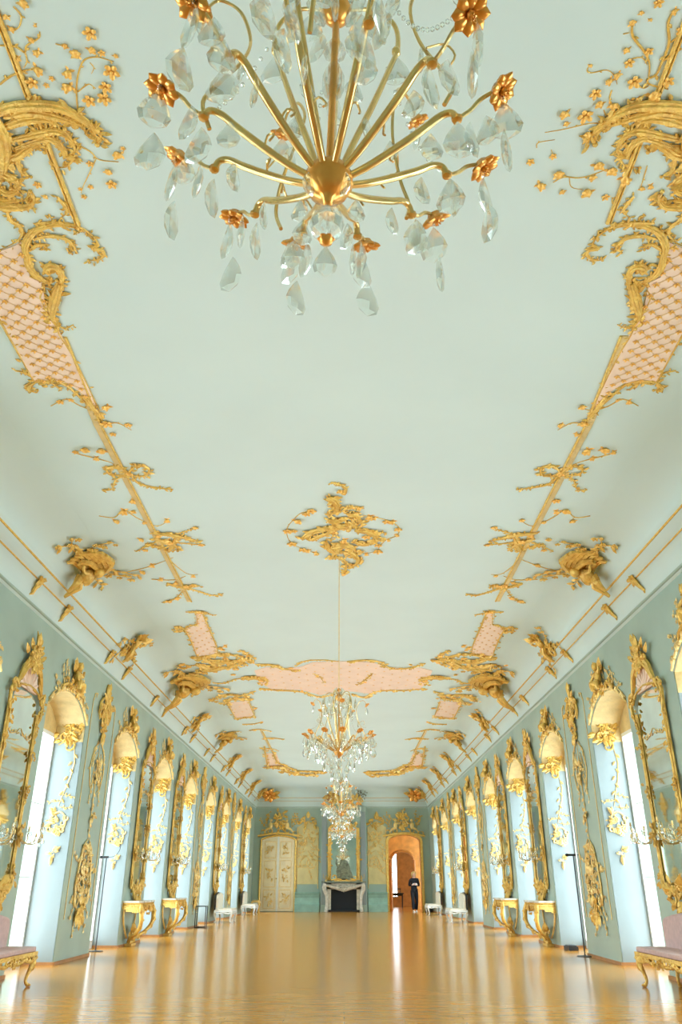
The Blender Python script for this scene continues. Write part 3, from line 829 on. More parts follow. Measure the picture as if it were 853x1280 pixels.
def make_mirror():
    t = thing('pier_mirror', 'x', 'mirror')
    rng = random.Random(5)
    m = MB(); o = []
    out = [(-.44, .98), (.44, .98), (.47, 1.2), (.47, 3.30), (.40, 3.50), (.2, 3.56), (0, 3.58), (-.2, 3.56), (-.40, 3.50), (-.47, 3.30), (-.47, 1.2)]
    m.prism(out, IDT, .0, .03); fixn(part(t, 'looking_glass', m, MIRROR, smooth=False))
    for s in (-1, 1):
        m = MB()
        m.tube([(s * .50, .045, 1.05), (s * .50, .045, 3.35)], .022, 8)
        m.tube([(s * .545, .035, 1.1), (s * .545, .035, 3.3)], .014, 6)
        m.tube([(s * .47, .04, 1.05), (s * .47, .04, 3.35)], .010, 6)
        for z in (1.25, 1.75, 2.3, 2.85, 3.2):
            wcluster(m, s * .52, z, .09, .26, 7, .07, rng, .05)
        part(t, 'frame_side', m, GOLD)
        m = MB()     # shoulder scroll at the top corner
        wtube(m, [(s * .50, 3.2), (s * .58, 3.32), (s * .60, 3.48), (s * .54, 3.60), (s * .47, 3.55), (s * .50, 3.48)], .03, .06)
        wtube(m, [(s * .62, 3.58), (s * .55, 3.64), (s * .48, 3.62), (s * .40, 3.56), (s * .3, 3.62)], .025, .07)
        wcluster(m, s * .55, 3.45, .14, .35, 12, .08, rng, .06)
        part(t, 'shoulder_scroll', m, GOLD)
        m = MB()     # thin gilt garland laid across the glass
        wtube(m, [(s * .44, 3.02), (s * .3, 2.96), (s * .12, 3.0), (s * .02, 3.07)], .010, .035)
        for i in range(4): wleaf(m, s * (.40 - .1 * i), 2.98, PI / 2 + s * (.6 + .4 * (i % 2)), .07, .03, .036)
        part(t, 'garland', m, PALEGOLD)
    m = MB()
    cream = [(-.33, 3.60), (.33, 3.60), (.27, 3.78), (.12, 3.95), (-.12, 3.95), (-.27, 3.78)]
    m.prism(cream, IDT, .01, .05)
    for i in range(7):
        a = PI * (.12 + .76 * i / 6); wtube(m, [(0, 3.6), (.16 * math.cos(a), 3.6 + .17 * math.sin(a)), (.3 * math.cos(a), 3.6 + .33 * math.sin(a))], .02, .055)
    fixn(part(t, 'shell_panel', m, PINK))
    m = MB()
    for s in (-1, 1):
        wtube(m, [(s * .46, 3.60), (s * .36, 3.74), (s * .30, 3.88), (s * .18, 4.0), (s * .10, 4.12)], .042, .07)
        wtube(m, [(s * .40, 3.66), (s * .28, 3.84), (s * .14, 3.94), (s * .05, 4.05)], .03, .09)
        wtube(m, cscr(s * .2, 4.03, .09, 1, .8, 12, s), .026, .08)
        wtube(m, cscr(s * .08, 4.2, .06, 2, .8, 10, s), .02, .08)
        wleaf(m, s * .24, 4.06, PI / 2 - s * .9, .2, .09, .05)
        wleaf(m, s * .12, 4.15, PI / 2 - s * .7, .2, .08, .05)
    wtube(m, [(-.47, 3.6), (-.2, 3.64), (0, 3.66), (.2, 3.64), (.47, 3.6)], .022, .06)
    wcluster(m, 0, 4.06, .34, .3, 34, .10, rng, .08)
    wcluster(m, 0, 3.95, .5, .2, 18, .10, rng, .07)
    wtube(m, [(.0, 4.15), (-.02, 4.28), (.03, 4.38), (.08, 4.44)], .032, .07, 6, (1, 1, .8, .5, .15))
    wleaf(m, 0, 4.2, 1.3, .24, .1, .08); wleaf(m, 0, 4.2, 2.1, .18, .09, .08)
    part(t, 'crest', m, GOLD)
    m = MB()
    for s in (-1, 1):
        wtube(m, [(s * .52, 1.2), (s * .50, 1.02), (s * .40, .93), (s * .26, .90), (s * .2, .97), (s * .27, 1.0)], .032, .06)
        wtube(m, [(s * .40, .96), (s * .28, .84), (s * .14, .76), (s * .03, .73)], .03, .06)
    wcluster(m, 0, .92, .72, .28, 46, .12, rng, .06)
    wleaf(m, 0, .84, -PI / 2, .12, .12, .07)
    part(t, 'foot_ornament', m, GOLD, (0, 0, .10))
    return t

# cut-crystal drop, bead and glass ball
mb = MB(); mb.lathe([(.0008, 0), (.007, -.012), (.018, -.038), (.024, -.062), (.019, -.083), (.001, -.097)], n=8)
mb.v = [(x * 1.25, y * .38, z) for x, y, z in mb.v]; ME_DROP = me_of(mb, 'crystal_drop', CRYSTAL, False)
mb = MB(); mb.lathe([(.0008, .009), (.007, .004), (.007, -.004), (.0008, -.009)], n=6); ME_BEAD = me_of(mb, 'crystal_bead', CRYSTAL, False)

def make_sconce():
    t = thing('wall_candelabrum', 'x', 'sconce')
    rng = random.Random(9)
    m = MB(); m.ell((0, .0, 0), (.05, 0, 0), (0, .02, 0), (0, 0, .13), 10, 6); wcluster(m, 0, 0, .08, .2, 12, .07, rng, .0); part(t, 'back_plate', m, GOLD)
    tips = []
    for i, (du, dw, dz) in enumerate(((-.22, .20, .06), (.22, .20, .06), (0, .30, .12), (-.12, .27, -.02), (.12, .27, -.02))):
        m = MB()
        P = spl([V((0, .03, -.04)), V((du * .4, dw * .45, -.10)), V((du * .85, dw * .9, -.07)), V((du, dw, dz))], 4)
        m.tube(P, .006, 5); m.lathe([(.004, 0), (.022, .006), (.012, .012), (.012, .05), (.001, .052)], (du, dw, dz), 8)
        a = part(t, 'branch', m, PALEGOLD)
        for j in range(3):
            q = 2 * PI * j / 3
            put('crystal_drop', ME_DROP, a, (du + .018 * math.cos(q), dw + .018 * math.sin(q), dz), Matrix.Rotation(q, 3, 'Z'), .8)
    for j in range(9):
        put('crystal_drop', ME_DROP, t, (rng.uniform(-.17, .17), rng.uniform(.1, .28), rng.uniform(-.06, .12)), Matrix.Rotation(rng.random() * 6, 3, 'Z'), .8)
    return t

def make_console():
    t = thing('console_table', 'x', 'table')
    rng = random.Random(3)
    m = MB(); n = 14
    top = [(-.58, 0), (-.58, .34), (-.52, .42), (-.3, .40), (0, .45), (.3, .40), (.52, .42), (.58, .34), (.58, 0)]
    m.prism(top, lambda u, v, w=0: V((u, v, w)), .80, .835); fixn(part(t, 'marble_top', m, MARBLE, smooth=False))
    m = MB()
    for P in ([(-.55, 0), (-.55, .33), (-.5, .39), (-.3, .375), (0, .42), (.3, .375), (.5, .39), (.55, .33), (.55, 0)],):
        for z, r in ((.785, .016), (.74, .012)):
            m.tube(spl([V((a, b, z)) for a, b in P], 3), r, 6)
        q = spl([V((a, b, .765)) for a, b in P], 3)
        for i in range(len(q) - 1):
            d = .10 + .05 * math.cos(i * .9)
            a, b = q[i], q[i + 1]; c = V((0, -.02, 0))
            m.add([a, b, b - V((0, 0, d)), a - V((0, 0, d)), a + c, b + c, b + c - V((0, 0, d)), a + c - V((0, 0, d))], [(0, 1, 2, 3), (7, 6, 5, 4), (3, 2, 6, 7)])
    for i in range(26):
        u = rng.uniform(-.5, .5); wtube(m, cscr(u, .71 + rng.uniform(-.04, .03), .035, rng.random() * 6, .7, 8), .012, .385 + rng.uniform(0, .03))
    wflower(m, 0, .70, .06, .43); wtube(m, [(-.16, .62), (-.08, .58), (0, .60), (.08, .58), (.16, .62)], .018, .41)
    part(t, 'apron', m, GOLD)
    for s in (-1, 1):
        m = MB()
        P = spl([V((s * .50, .36, .77)), V((s * .56, .40, .62)), V((s * .52, .40, .42)), V((s * .38, .30, .26)), V((s * .22, .16, .16)), V((s * .14, .09, .07)), V((s * .15, .10, .0))], 4)
        m.tube(P, [.045, .05, .042, .034, .034, .036, .03], 8)
        for k in range(3, len(P) - 3, 3):
            d = (P[k + 1] - P[k]).normalized(); sd = d.cross(V((0, 1, 0))).normalized()
            for g in (-1, 1): leafm(m, P[k] + V((0, .03, 0)), (d + sd * g * .8).normalized(), (sd - d * g).normalized(), OUT, .10, .05, .25)
        m.tube([P[2] + V((s * .05, 0, 0)), P[2] + V((s * .10, 0, -.03)), P[2] + V((s * .09, 0, -.09)), P[2] + V((s * .04, 0, -.08))], .016, 6)
        part(t, 'leg', m, GOLD)
        m = MB()    # rear strut against the wall
        m.tube(spl([V((s * .52, .03, .77)), V((s * .50, .03, .5)), V((s * .35, .04, .3)), V((s * .2, .06, .15))], 4), .02, 6)
        part(t, 'rear_strut', m, PALEGOLD)
    m = MB()
    m.box((-.2, .03, 0), (.2, .17, .045))
    wcluster(m, 0, .20, .34, .26, 22, .09, rng, .08)
    wtube(m, spir(0, .22, .1, 0, 1.4), .02, .14)
    for a in (.6, 1.1, 1.57, 2.0, 2.5): wleaf(m, 0, .22, a, .22, .08, .1, .3)
    part(t, 'stretcher_ornament', m, GOLD)
    return t

def cabriole(m, s1, s2, x, y, h, r=.03):
    P = spl([V((x, y, h)), V((x + s1 * .03, y + s2 * .03, h * .78)), V((x, y, h * .45)), V((x - s1 * .02, y - s2 * .015, h * .2)), V((x + s1 * .01, y + s2 * .01, .012))], 4)
    m.tube(P, [r * 1.2, r * 1.35, r * .8, r * .6, r * .75], 8)
    m.ell((x + s1 * .015, y + s2 * .015, .018), (r * 1.1, 0, 0), (0, r * 1.1, 0), (0, 0, .018), 8, 4)

def make_settee(L, dep, fr, silk, shell, hb=.74, carved=True, label_mt=None):
    t = thing('settee', 'x', 'settee')
    rng = random.Random(4); h = .33
    for sx in (-1, 1):
        for y in (.05, dep - .06):
            m = MB(); cabriole(m, sx, 1 if y > .1 else -1, sx * (L / 2 - .07), y, h)
            if carved:
                for g in (-.4, .4): leafm(m, (sx * (L / 2 - .07), y + .03, h * .85), (g, 0, -1), (1, 0, g), OUT, .12, .05, .3)
            part(t, 'leg', m, fr)
    m = MB()
    m.box((-L / 2, 0, h), (L / 2, dep, h + .045))
    for y0, y1, a, b in ((dep, dep, -L / 2, L / 2),):
        P = [V((a + (b - a) * i / 16, dep - .01, h - .02 - .035 * abs(math.sin(i * PI / 4)))) for i in range(17)]
        m.tube(P, .022, 6)
    for s in (-1, 1):
        P = [V((s * (L / 2 - .01), dep * i / 8, h - .02 - .03 * abs(math.sin(i * PI / 4)))) for i in range(9)]
        m.tube(P, .020, 6)
    if carved:
        for i in range(int(L * 18)):
            wtube(m, cscr(rng.uniform(-L / 2 + .05, L / 2 - .05), h - .02, .03, rng.random() * 6, .7, 8), .010, dep + .005)
        for i in range(8):
            for s in (-1, 1):
                y = .04 + i * (dep - .08) / 7
                m.tube([V((s * (L / 2 + .005), q[0] + y, q[1] + h - .02)) for q in cscr(0, 0, .025, rng.random() * 6, .7, 8)], .009, 5)
        wcluster(m, 0, h - .05, .3, .1, 10, .06, rng, dep)
    part(t, 'seat_frame', m, fr)
    m = MB()
    n = 10; T = lambda u, v, w=0: V((u, v, w))
    rr = .05; P = [(-L / 2 + .02, .01), (L / 2 - .02, .01), (L / 2 - .02, dep - .03), (L / 2 - .05, dep - .01), (-L / 2 + .05, dep - .01), (-L / 2 + .02, dep - .03)]
    m.prism(P, T, h + .045, h + .10)
    so = part(t, 'seat_cushion', m, silk, smooth=False); fixn(so)
    bv = so.modifiers.new('b', 'BEVEL'); bv.width = .018; bv.segments = 3
    m = MB()
    out = [(-L / 2 + .03, h + .06), (L / 2 - .03, h + .06), (L / 2 - .01, hb - .10), (L / 2 - .05, hb - .02), (L / 2 - .14, hb), (L / 4, hb + .03), (0, hb + .05), (-L / 4, hb + .03), (-L / 2 + .14, hb), (-L / 2 + .05, hb - .02), (-L / 2 + .01, hb - .10)]
    m.prism(out, IDT, .045, .13)
    bo = part(t, 'backrest', m, silk, smooth=False); fixn(bo)
    bv = bo.modifiers.new('b', 'BEVEL'); bv.width = .03; bv.segments = 3
    m = MB(); out2 = [(u * 1.02, v + (.015 if v > .5 else 0)) for u, v in out]
    m.prism(out2, IDT, .0, .045); fixn(part(t, 'back_shell', m, shell, smooth=False))
    return t

def make_trophy():
    """tall gilded relief hung in the panel of a pier without mirror"""
    t = thing('pier_relief', 'x', 'relief')
    rng = random.Random(12)
    for s in (-1, 1):
        m = MB(); m.tube([(s * .72, .008, .62), (s * .72, .008, 4.15)], .007, 6)
        wtube(m, [(s * .72, 4.12), (s * .66, 4.25), (s * .55, 4.28), (s * .57, 4.2)], .014, .015)
        part(t, 'panel_moulding', m, PALEGOLD)
    m = MB()   # top shell with finial
    wleaf(m, 0, 4.35, PI / 2 + .2, .26, .12, .03); wtube(m, [(0, 4.3), (.03, 4.45), (-.02, 4.56)], .026, .03)
    for s in (-1, 1):
        wtube(m, cscr(s * .22, 4.08, .16, PI / 2, .75, 14, s), .03, .03)
        wtube(m, [(s * .05, 4.3), (s * .18, 4.28), (s * .34, 4.16), (s * .36, 3.98), (s * .28, 3.86)], .025, .03)
    wcluster(m, 0, 4.1, .6, .45, 44, .13, rng)
    part(t, 'upper_shell', m, GOLD)
    m = MB()
    wcluster(m, 0, 3.72, .22, .36, 20, .11, rng); wleaf(m, 0, 3.66, -PI / 2, .24, .14, .03)
    part(t, 'drop', m, GOLD)
    m = MB()
    for s in (-1, 1):
        for j in range(4): wspray(m, s * .12, 3.5 - j * .2, -PI / 2 + s * (.9 - .1 * j), .5, rng, .008, .012, .028)
        wtube(m, [(s * .02, 3.5), (s * .30, 3.35), (s * .42, 3.0), (s * .30, 2.7), (s * .12, 2.62)], .014, .012)
    wcluster(m, 0, 2.98, .36, .5, 26, .11, rng)
    part(t, 'upper_trophy', m, PALEGOLD)
    m = MB()
    wtube(m, [(0, 3.45), (.012, 3.1), (0, 2.7), (-.012, 2.3), (0, 1.85)], .010, .01)
    for i in range(9):
        z = 2.62 - i * .085; wleaf(m, 0, z, -PI / 2 + (.7 if i % 2 else -.7), .10, .05, .012)
    wcluster(m, 0, 2.25, .20, .22, 10, .08, rng)
    part(t, 'cord', m, PALEGOLD)
    m = MB()
    wcluster(m, 0, 1.55, .5, .50, 44, .10, rng, .01)
    wcluster(m, 0, 1.15, .8, .44, 50, .10, rng, .01)
    for s in (-1, 1):
        wtube(m, [(s * .03, 1.85), (s * .24, 1.7), (s * .34, 1.4), (s * .40, 1.1), (s * .30, .85), (s * .12, .72)], .022, .02)
        wtube(m, cscr(s * .24, .95, .15, 1, .8, 12, -s), .024, .02)
        for j in range(5): wspray(m, s * .12, 1.5 - j * .15, -PI / 2 + s * (1.25 - .2 * j), .55, rng, .010, .012, .032)
    part(t, 'lower_trophy', m, PALEGOLD)
    m = MB(); wcluster(m, 0, .74, .42, .28, 22, .11, rng); wleaf(m, 0, .66, -PI / 2, .24, .1, .02)
    for s in (-1, 1): wleaf(m, s * .12, .68, -PI / 2 - s * -.3, .2, .08, .02)
    part(t, 'pendant_leaf', m, GOLD)
    return t

def make_archcrest():
    """moulding and seated figure above the arch of a niche"""
    t = thing('arch_crest', 'x', 'relief')
    rng = random.Random(21)
    A = [(y, z) for y, z in arch(-.975, .975, 12)]
    m = MB(); m.tube([V((u, .02, v + .02)) for u, v in A], [.02] * 13, 6); m.tube([V((u, .01, v + .07)) for u, v in A], [.014] * 13, 5)
    for i in range(18):
        u = -.9 + 1.8 * i / 17; wleaf(m, u, 3.98 - .36 * (u / .975) ** 2, PI / 2 - u * .6 + (.5 if i % 2 else -.5), .12, .06, .02)
    part(t, 'arch_moulding', m, PALEGOLD)
    m = MB()   # figure: seated winged child
    m.ell((0, .07, 4.22), (.085, 0, 0), (0, .06, 0), (0, 0, .13), 10, 8)
    m.ell((.01, .09, 4.42), (.06, 0, 0), (0, .06, 0), (0, 0, .07), 10, 8)
    m.tube(spl([V((-.03, .09, 4.14)), V((-.12, .15, 4.13)), V((-.14, .14, 4.02))], 4), [.05, .045, .03], 7)
    m.tube(spl([V((.04, .09, 4.14)), V((.10, .16, 4.15)), V((.10, .15, 4.03))], 4), [.05, .045, .03], 7)
    m.tube(spl([V((-.07, .08, 4.32)), V((-.16, .10, 4.28)), V((-.20, .10, 4.38))], 4), [.032, .028, .02], 6)
    m.tube(spl([V((.07, .08, 4.32)), V((.15, .12, 4.24)), V((.13, .14, 4.16))], 4), [.032, .028, .02], 6)
    for s in (-1, 1):
        for j in range(4): wleaf(m, s * .05, 4.32, PI / 2 - s * (.5 + .28 * j), .26 - .03 * j, .07, .03)
    part(t, 'figure', m, GOLD)
    m = MB()
    for s in (-1, 1):
        for j in range(6): wspray(m, s * (.12 + .09 * j), 4.05 - .03 * j, PI / 2 - s * (.3 + .12 * j), .5 - .03 * j, rng, .006, .012, .028, 2.2)
    part(t, 'spray', m, PALEGOLD)
    m = MB()
    for s in (-1, 1):
        wtube(m, [(s * .1, 4.03), (s * .3, 4.08), (s * .52, 4.0), (s * .56, 3.92)], .028, .04)
        wtube(m, cscr(s * .40, 4.08, .08, 0, .8, 10, s), .018, .04)
    wcluster(m, 0, 4.04, .7, .12, 26, .09, rng, .04)
    part(t, 'base_scroll', m, GOLD)
    return t

def make_soffit():
    """gilded relief on the jamb of a niche: scrolls under the arch and a medallion on a cord"""
    t = thing('jamb_relief', 'x', 'relief')
    rng = random.Random(31)
    m = MB(); wcluster(m, .02, 3.52, .34, .34, 26, .12, rng, .005)
    wtube(m, cscr(.0, 3.3, .10, 1, .8, 12), .02, .01); wtube(m, [(-.17, 3.4), (-.05, 3.32), (.08, 3.36), (.18, 3.30)], .018, .01)
    part(t, 'arch_scroll', m, GOLD)
    m = MB()
    wtube(m, [(-.10, 3.25), (-.14, 3.0), (-.10, 2.75), (-.02, 2.5), (.03, 2.3)], .010, .008)
    for i in range(7): wleaf(m, -.12 + .02 * i, 3.15 - i * .12, -PI / 2 + (.7 if i % 2 else -.7), .10, .045, .008)
    for j in range(4): wspray(m, 0, 2.5 - .1 * j, -PI / 2 + (1.2 if j % 2 else -1.2), .2, rng, .006, .008, .02)
    part(t, 'cord', m, PALEGOLD)
    m = MB()
    P = [V((.13 * math.cos(a), .012, 2.05 + .17 * math.sin(a))) for a in [2 * PI * i / 20 for i in range(21)]]
    m.tube(P, .014, 5); wcluster(m, 0, 2.05, .3, .40, 22, .09, rng, .008)
    part(t, 'medallion', m, PALEGOLD)
    m = MB(); wcluster(m, .02, 1.62, .14, .2, 9, .07, rng, .005); wleaf(m, .02, 1.56, -PI / 2, .16, .07, .01)
    part(t, 'drop', m, PALEGOLD)
    return t

def smooth_profile():
    P = [V((0.02, 0, 4.60)), V((.06, 0, 4.80)), V((.13, 0, 4.96)), V((.21, 0, 5.07)), V((.29, 0, 5.19))]
    for i in range(1, 9):
        a = i / 8 * PI / 2; P.append(V((0.30 + 0.62 * (1 - math.cos(a)), 0, 5.17 + (ZC - 5.17) * math.sin(a))))
    P.append(V((1.4, 0, ZC))); P.append(V((2.2, 0, ZC)))
    L = [0]
    for i in range(1, len(P)): L.append(L[-1] + (P[i] - P[i - 1]).length)
    s0 = L[4]
    return P, [q - s0 for q in L]
SPP, SPL = smooth_profile()
def bend(o, sc=1.0, w0=.0, v0=.0):
    """lay a flat wall unit over the curved cove: height runs along the profile"""
    for c in o.children:
        for vt in c.data.vertices:
            u, w, s_ = vt.co.x * sc, vt.co.y * sc + w0, vt.co.z * sc + v0
            i = 0
            while i < len(SPL) - 2 and SPL[i + 1] < s_: i += 1
            f = (s_ - SPL[i]) / (SPL[i + 1] - SPL[i])
            p = SPP[i].lerp(SPP[i + 1], f)
            t0 = (SPP[i + 1] - SPP[i]).normalized(); j = min(i + 2, len(SPP) - 1)
            t1 = (SPP[j] - SPP[i + 1]).normalized() if j > i + 1 else t0
            tt = t0.lerp(t1, max(0, min(1, f))).normalized()
            n = V((tt.z, 0, -tt.x))
            q = p + n * w
            vt.co = (u, q.x, q.z)
    return o
def make_coveshell(seed=41):
    t = thing('cove_shell', 'x', 'ornament')
    rng = random.Random(seed)
    m = MB()
    for j in range(7):
        y = .10 + .07 * j; L = .50 - .03 * abs(j - 3)
        wtube(m, [(-.30 + .03 * j, y * .8), (-.12, y + .03), (.08, y + .05), (L * .75, y + .01), (L * .85, y - .06)], .05, .05)
    wtube(m, [(-.32, -.05), (-.38, .2), (-.25, .46), (0, .60), (.25, .58)], .06, .05)
    wtube(m, [(-.2, .3), (0, .38), (.2, .34), (.30, .24), (.26, .16)], .045, .12)
    part(t, 'wing', m, GOLD)
    m = MB()
    m.ell((-.08, .16, .16), (.11, 0, .02), (0, .09, 0), (0, 0, .17), 10, 8); m.ell((-.06, .18, .40), (.075, 0, 0), (0, .07, 0), (0, 0, .085), 10, 8)
    m.tube(spl([V((-.08, .15, .05)), V((-.12, .18, -.12)), V((-.10, .12, -.25)), V((-.11, .09, -.32))], 4), [.065, .05, .035, .02], 7)
    m.tube(spl([V((-.02, .15, .05)), V((.06, .2, -.08)), V((.04, .16, -.26))], 4), [.07, .05, .025], 7)
    m.tube(spl([V((.0, .16, .24)), V((.14, .18, .20)), V((.26, .16, .26))], 4), [.04, .032, .02], 6)
    m.tube(spl([V((-.16, .16, .24)), V((-.26, .17, .12)), V((-.24, .16, .02))], 4), [.04, .032, .02], 6)
    part(t, 'figure', m, GOLD)
    for s, a0 in ((-1, 2.4), (-1, 3.0), (1, .5), (1, .1), (1, -.6), (-1, 3.9)):
        m = MB(); wspray(m, s * .25, .3, a0, .62, rng, .013, .02, .055, 1.4); part(t, 'spray', m, GOLD)
    return t

def make_covefigure(seed=51):
    t = thing('cove_figure', 'x', 'ornament')
    rng = random.Random(seed)
    m = MB()
    m.ell((0, .08, .16), (.07, 0, 0), (0, .06, 0), (0, 0, .13), 8, 6); m.ell((.02, .10, .36), (.055, 0, 0), (0, .05, 0), (0, 0, .06), 8, 6)
    m.tube(spl([V((0, .08, .06)), V((.04, .10, -.10)), V((0, .06, -.26))], 4), [.055, .04, .02], 6)
    for s in (-1, 1):
        m.tube(spl([V((s * .05, .09, .22)), V((s * .16, .1, .2)), V((s * .22, .1, .30))], 4), [.03, .025, .018], 6)
        for j in range(3): wleaf(m, s * .04, .24, PI / 2 - s * (.5 + .35 * j), .28, .10, .04)
    part(t, 'figure', m, GOLD)
    m = MB()
    for s in (-1, 1): wtube(m, cscr(s * .16, -.06, .13, 1, .8, 12, s), .028, .03)
    wcluster(m, 0, -.05, .5, .3, 22, .12, rng); part(t, 'scroll_base', m, GOLD)
    for a0 in (2.6, .5, 3.6, -.5):
        m = MB(); wspray(m, .15 * math.cos(a0), .05, a0, .5, rng, .011, .02, .045, 1.3); part(t, 'spray', m, GOLD)
    return t

def make_bracket():
    t = MB(); rng = random.Random(61)
    wtube(t, [(-.09, .10), (-.05, 0), (-.03, -.12), (-.07, -.22), (-.02, -.26)], .04, .03)
    wtube(t, [(.10, .08), (.03, .06), (-.05, .10)], .035, .05)
    for a in (-2.2, -1.57, -.9, .3, 2.8): wleaf(t, 0, .05, a, .16, .08, .03)
    wcluster(t, 0, .04, .2, .12, 10, .07, rng, .03)
    return t

def tilted(o, side, y, ins, z, tilt):
    o.matrix_basis = Matrix.Translation((SIDE[side] - side * ins, y, z)) @ Matrix.Rotation(-PI / 2 if side < 0 else PI / 2, 4, 'Z') @ Matrix.Rotation(-tilt, 4, 'X')
    return o

# prototypes are themselves the first instances
protos = {}
def inst(key, maker):
    if key not in protos:
        protos[key] = maker(); return protos[key]
    return copy_tree(protos[key])

WN = {-1: 'cream-door wall', 1: 'open-doorway wall'}
mo_ = dict(A='nearest', C='second', D='third', F='fourth', H='farthest')
for side in (-1, 1):
    for c in 'ACDFH':
        y = PC[c]
        o = on_wall(inst('mirror', make_mirror), side, y, .0)
        tag(o, 'tall gilt-framed pier mirror with carved crest, %s mirror along the %s' % (mo_[c], WN[side]), 'mirror', 'gilt pier mirrors')
        for q, nm in ((-1, 'near'), (1, 'far')):
            s_ = on_wall(inst('sconce', make_sconce), side, y + q * .50, .07, 1.72)
            tag(s_, 'crystal candelabrum on %s edge of the %s mirror, %s' % (nm, mo_[c], WN[side]), 'sconce', 'crystal wall candelabra')
    for i, c in enumerate('BEG'):
        o = on_wall(inst('trophy', make_trophy), side, PC[c], .0)
        tag(o, 'hanging gilded trophy relief on the %s mirrorless pier of the %s' % (('nearest', 'middle', 'farthest')[i], WN[side]), 'relief', 'gilded pier reliefs')
    for c in 'CD':
        o = on_wall(inst('console', make_console), side, PC[c] - .3, .0)
        tag(o, 'gilded console table with scroll legs under the %s mirror of the %s' % (mo_[c], WN[side]), 'table', 'gilded console tables')
    o = inst('settee', lambda: make_settee(1.65, .52, GOLD, ROSE, ROSE, .76)); on_wall(o, side, 10.28, .18)
    tag(o, 'low dusty-pink silk settee on gilded carved legs by the %s' % WN[side], 'settee', 'pink gilt settees')
    for c in 'FH':
        o = inst('ivory', lambda: make_settee(1.25, .62, WHITE, IVORY, BLACK, .86, False)); on_wall(o, side, PC[c], .14)
        tag(o, 'cream settee with black-edged back below the %s mirror of the %s' % (mo_[c], WN[side]), 'settee', 'cream settees')
    # niches
    vis = [k for k in range(11) if NI[k][0] > 7.5]
    for i, k in enumerate(vis):
        yc = (NI[k][0] + NI[k][1]) / 2
        o = on_wall(inst('crest', make_archcrest), side, yc, .0)
        tag(o, 'gilded seated figure and sprays over the %s window arch of the %s' % (ORD[i], WN[side]), 'relief', 'arch crests')
        if NI[k][1] > 13:
            o = inst('jamb', make_soffit)
            o.location = (SIDE[side] + side * .24, NI[k][1] - .012, 0); o.rotation_euler = (0, 0, PI)
            tag(o, 'gilded medallion relief on the window jamb past the %s window, %s' % (ORD[i], WN[side]), 'relief', 'gilded jamb reliefs')
    for c in 'ABCDEFGHI':
        y = PC[c] if c != 'I' else 41.0
        big = c in 'ACE'
        o = inst('coveshell' + ('big' if c == 'C' else '') + str(side), lambda: bend(make_coveshell(), 1.55 if c == 'C' else 1.1, 0, .22)) if big else inst('covefig', lambda: bend(make_covefigure(), 1.1, 0, .1))
        on_wall(o, side, y)
        if side > 0 and big: o.scale = (-1, 1, 1)
        tag(o, 'gilded %s on the cornice above the %s pier along the %s' % ('winged shell with figure' if big else 'small figure with sprays', ORD['ABCDEFGHI'.index(c)], WN[side]), 'ornament', 'cove ornaments')
    for c in 'ABCDEFGH':
        for q, nm in ((-.62, 'near'), (.62, 'far')):
            if 'bracket' not in protos: protos['bracket'] = bo = make_bracket().build('cornice_bracket', GOLD)
            else: bo = protos['bracket'].copy(); COL.objects.link(bo)
            tilted(bo, side, PC[c] + q, .17, 5.0, R(35))
            bo.matrix_basis = bo.matrix_basis @ Matrix.Scale(.8, 4)
            tag(bo, 'small gilded leaf bracket on the cornice, %s end of the %s pier, %s' % (nm, ORD['ABCDEFGHI'.index(c)], WN[side]), 'bracket', 'cornice brackets')

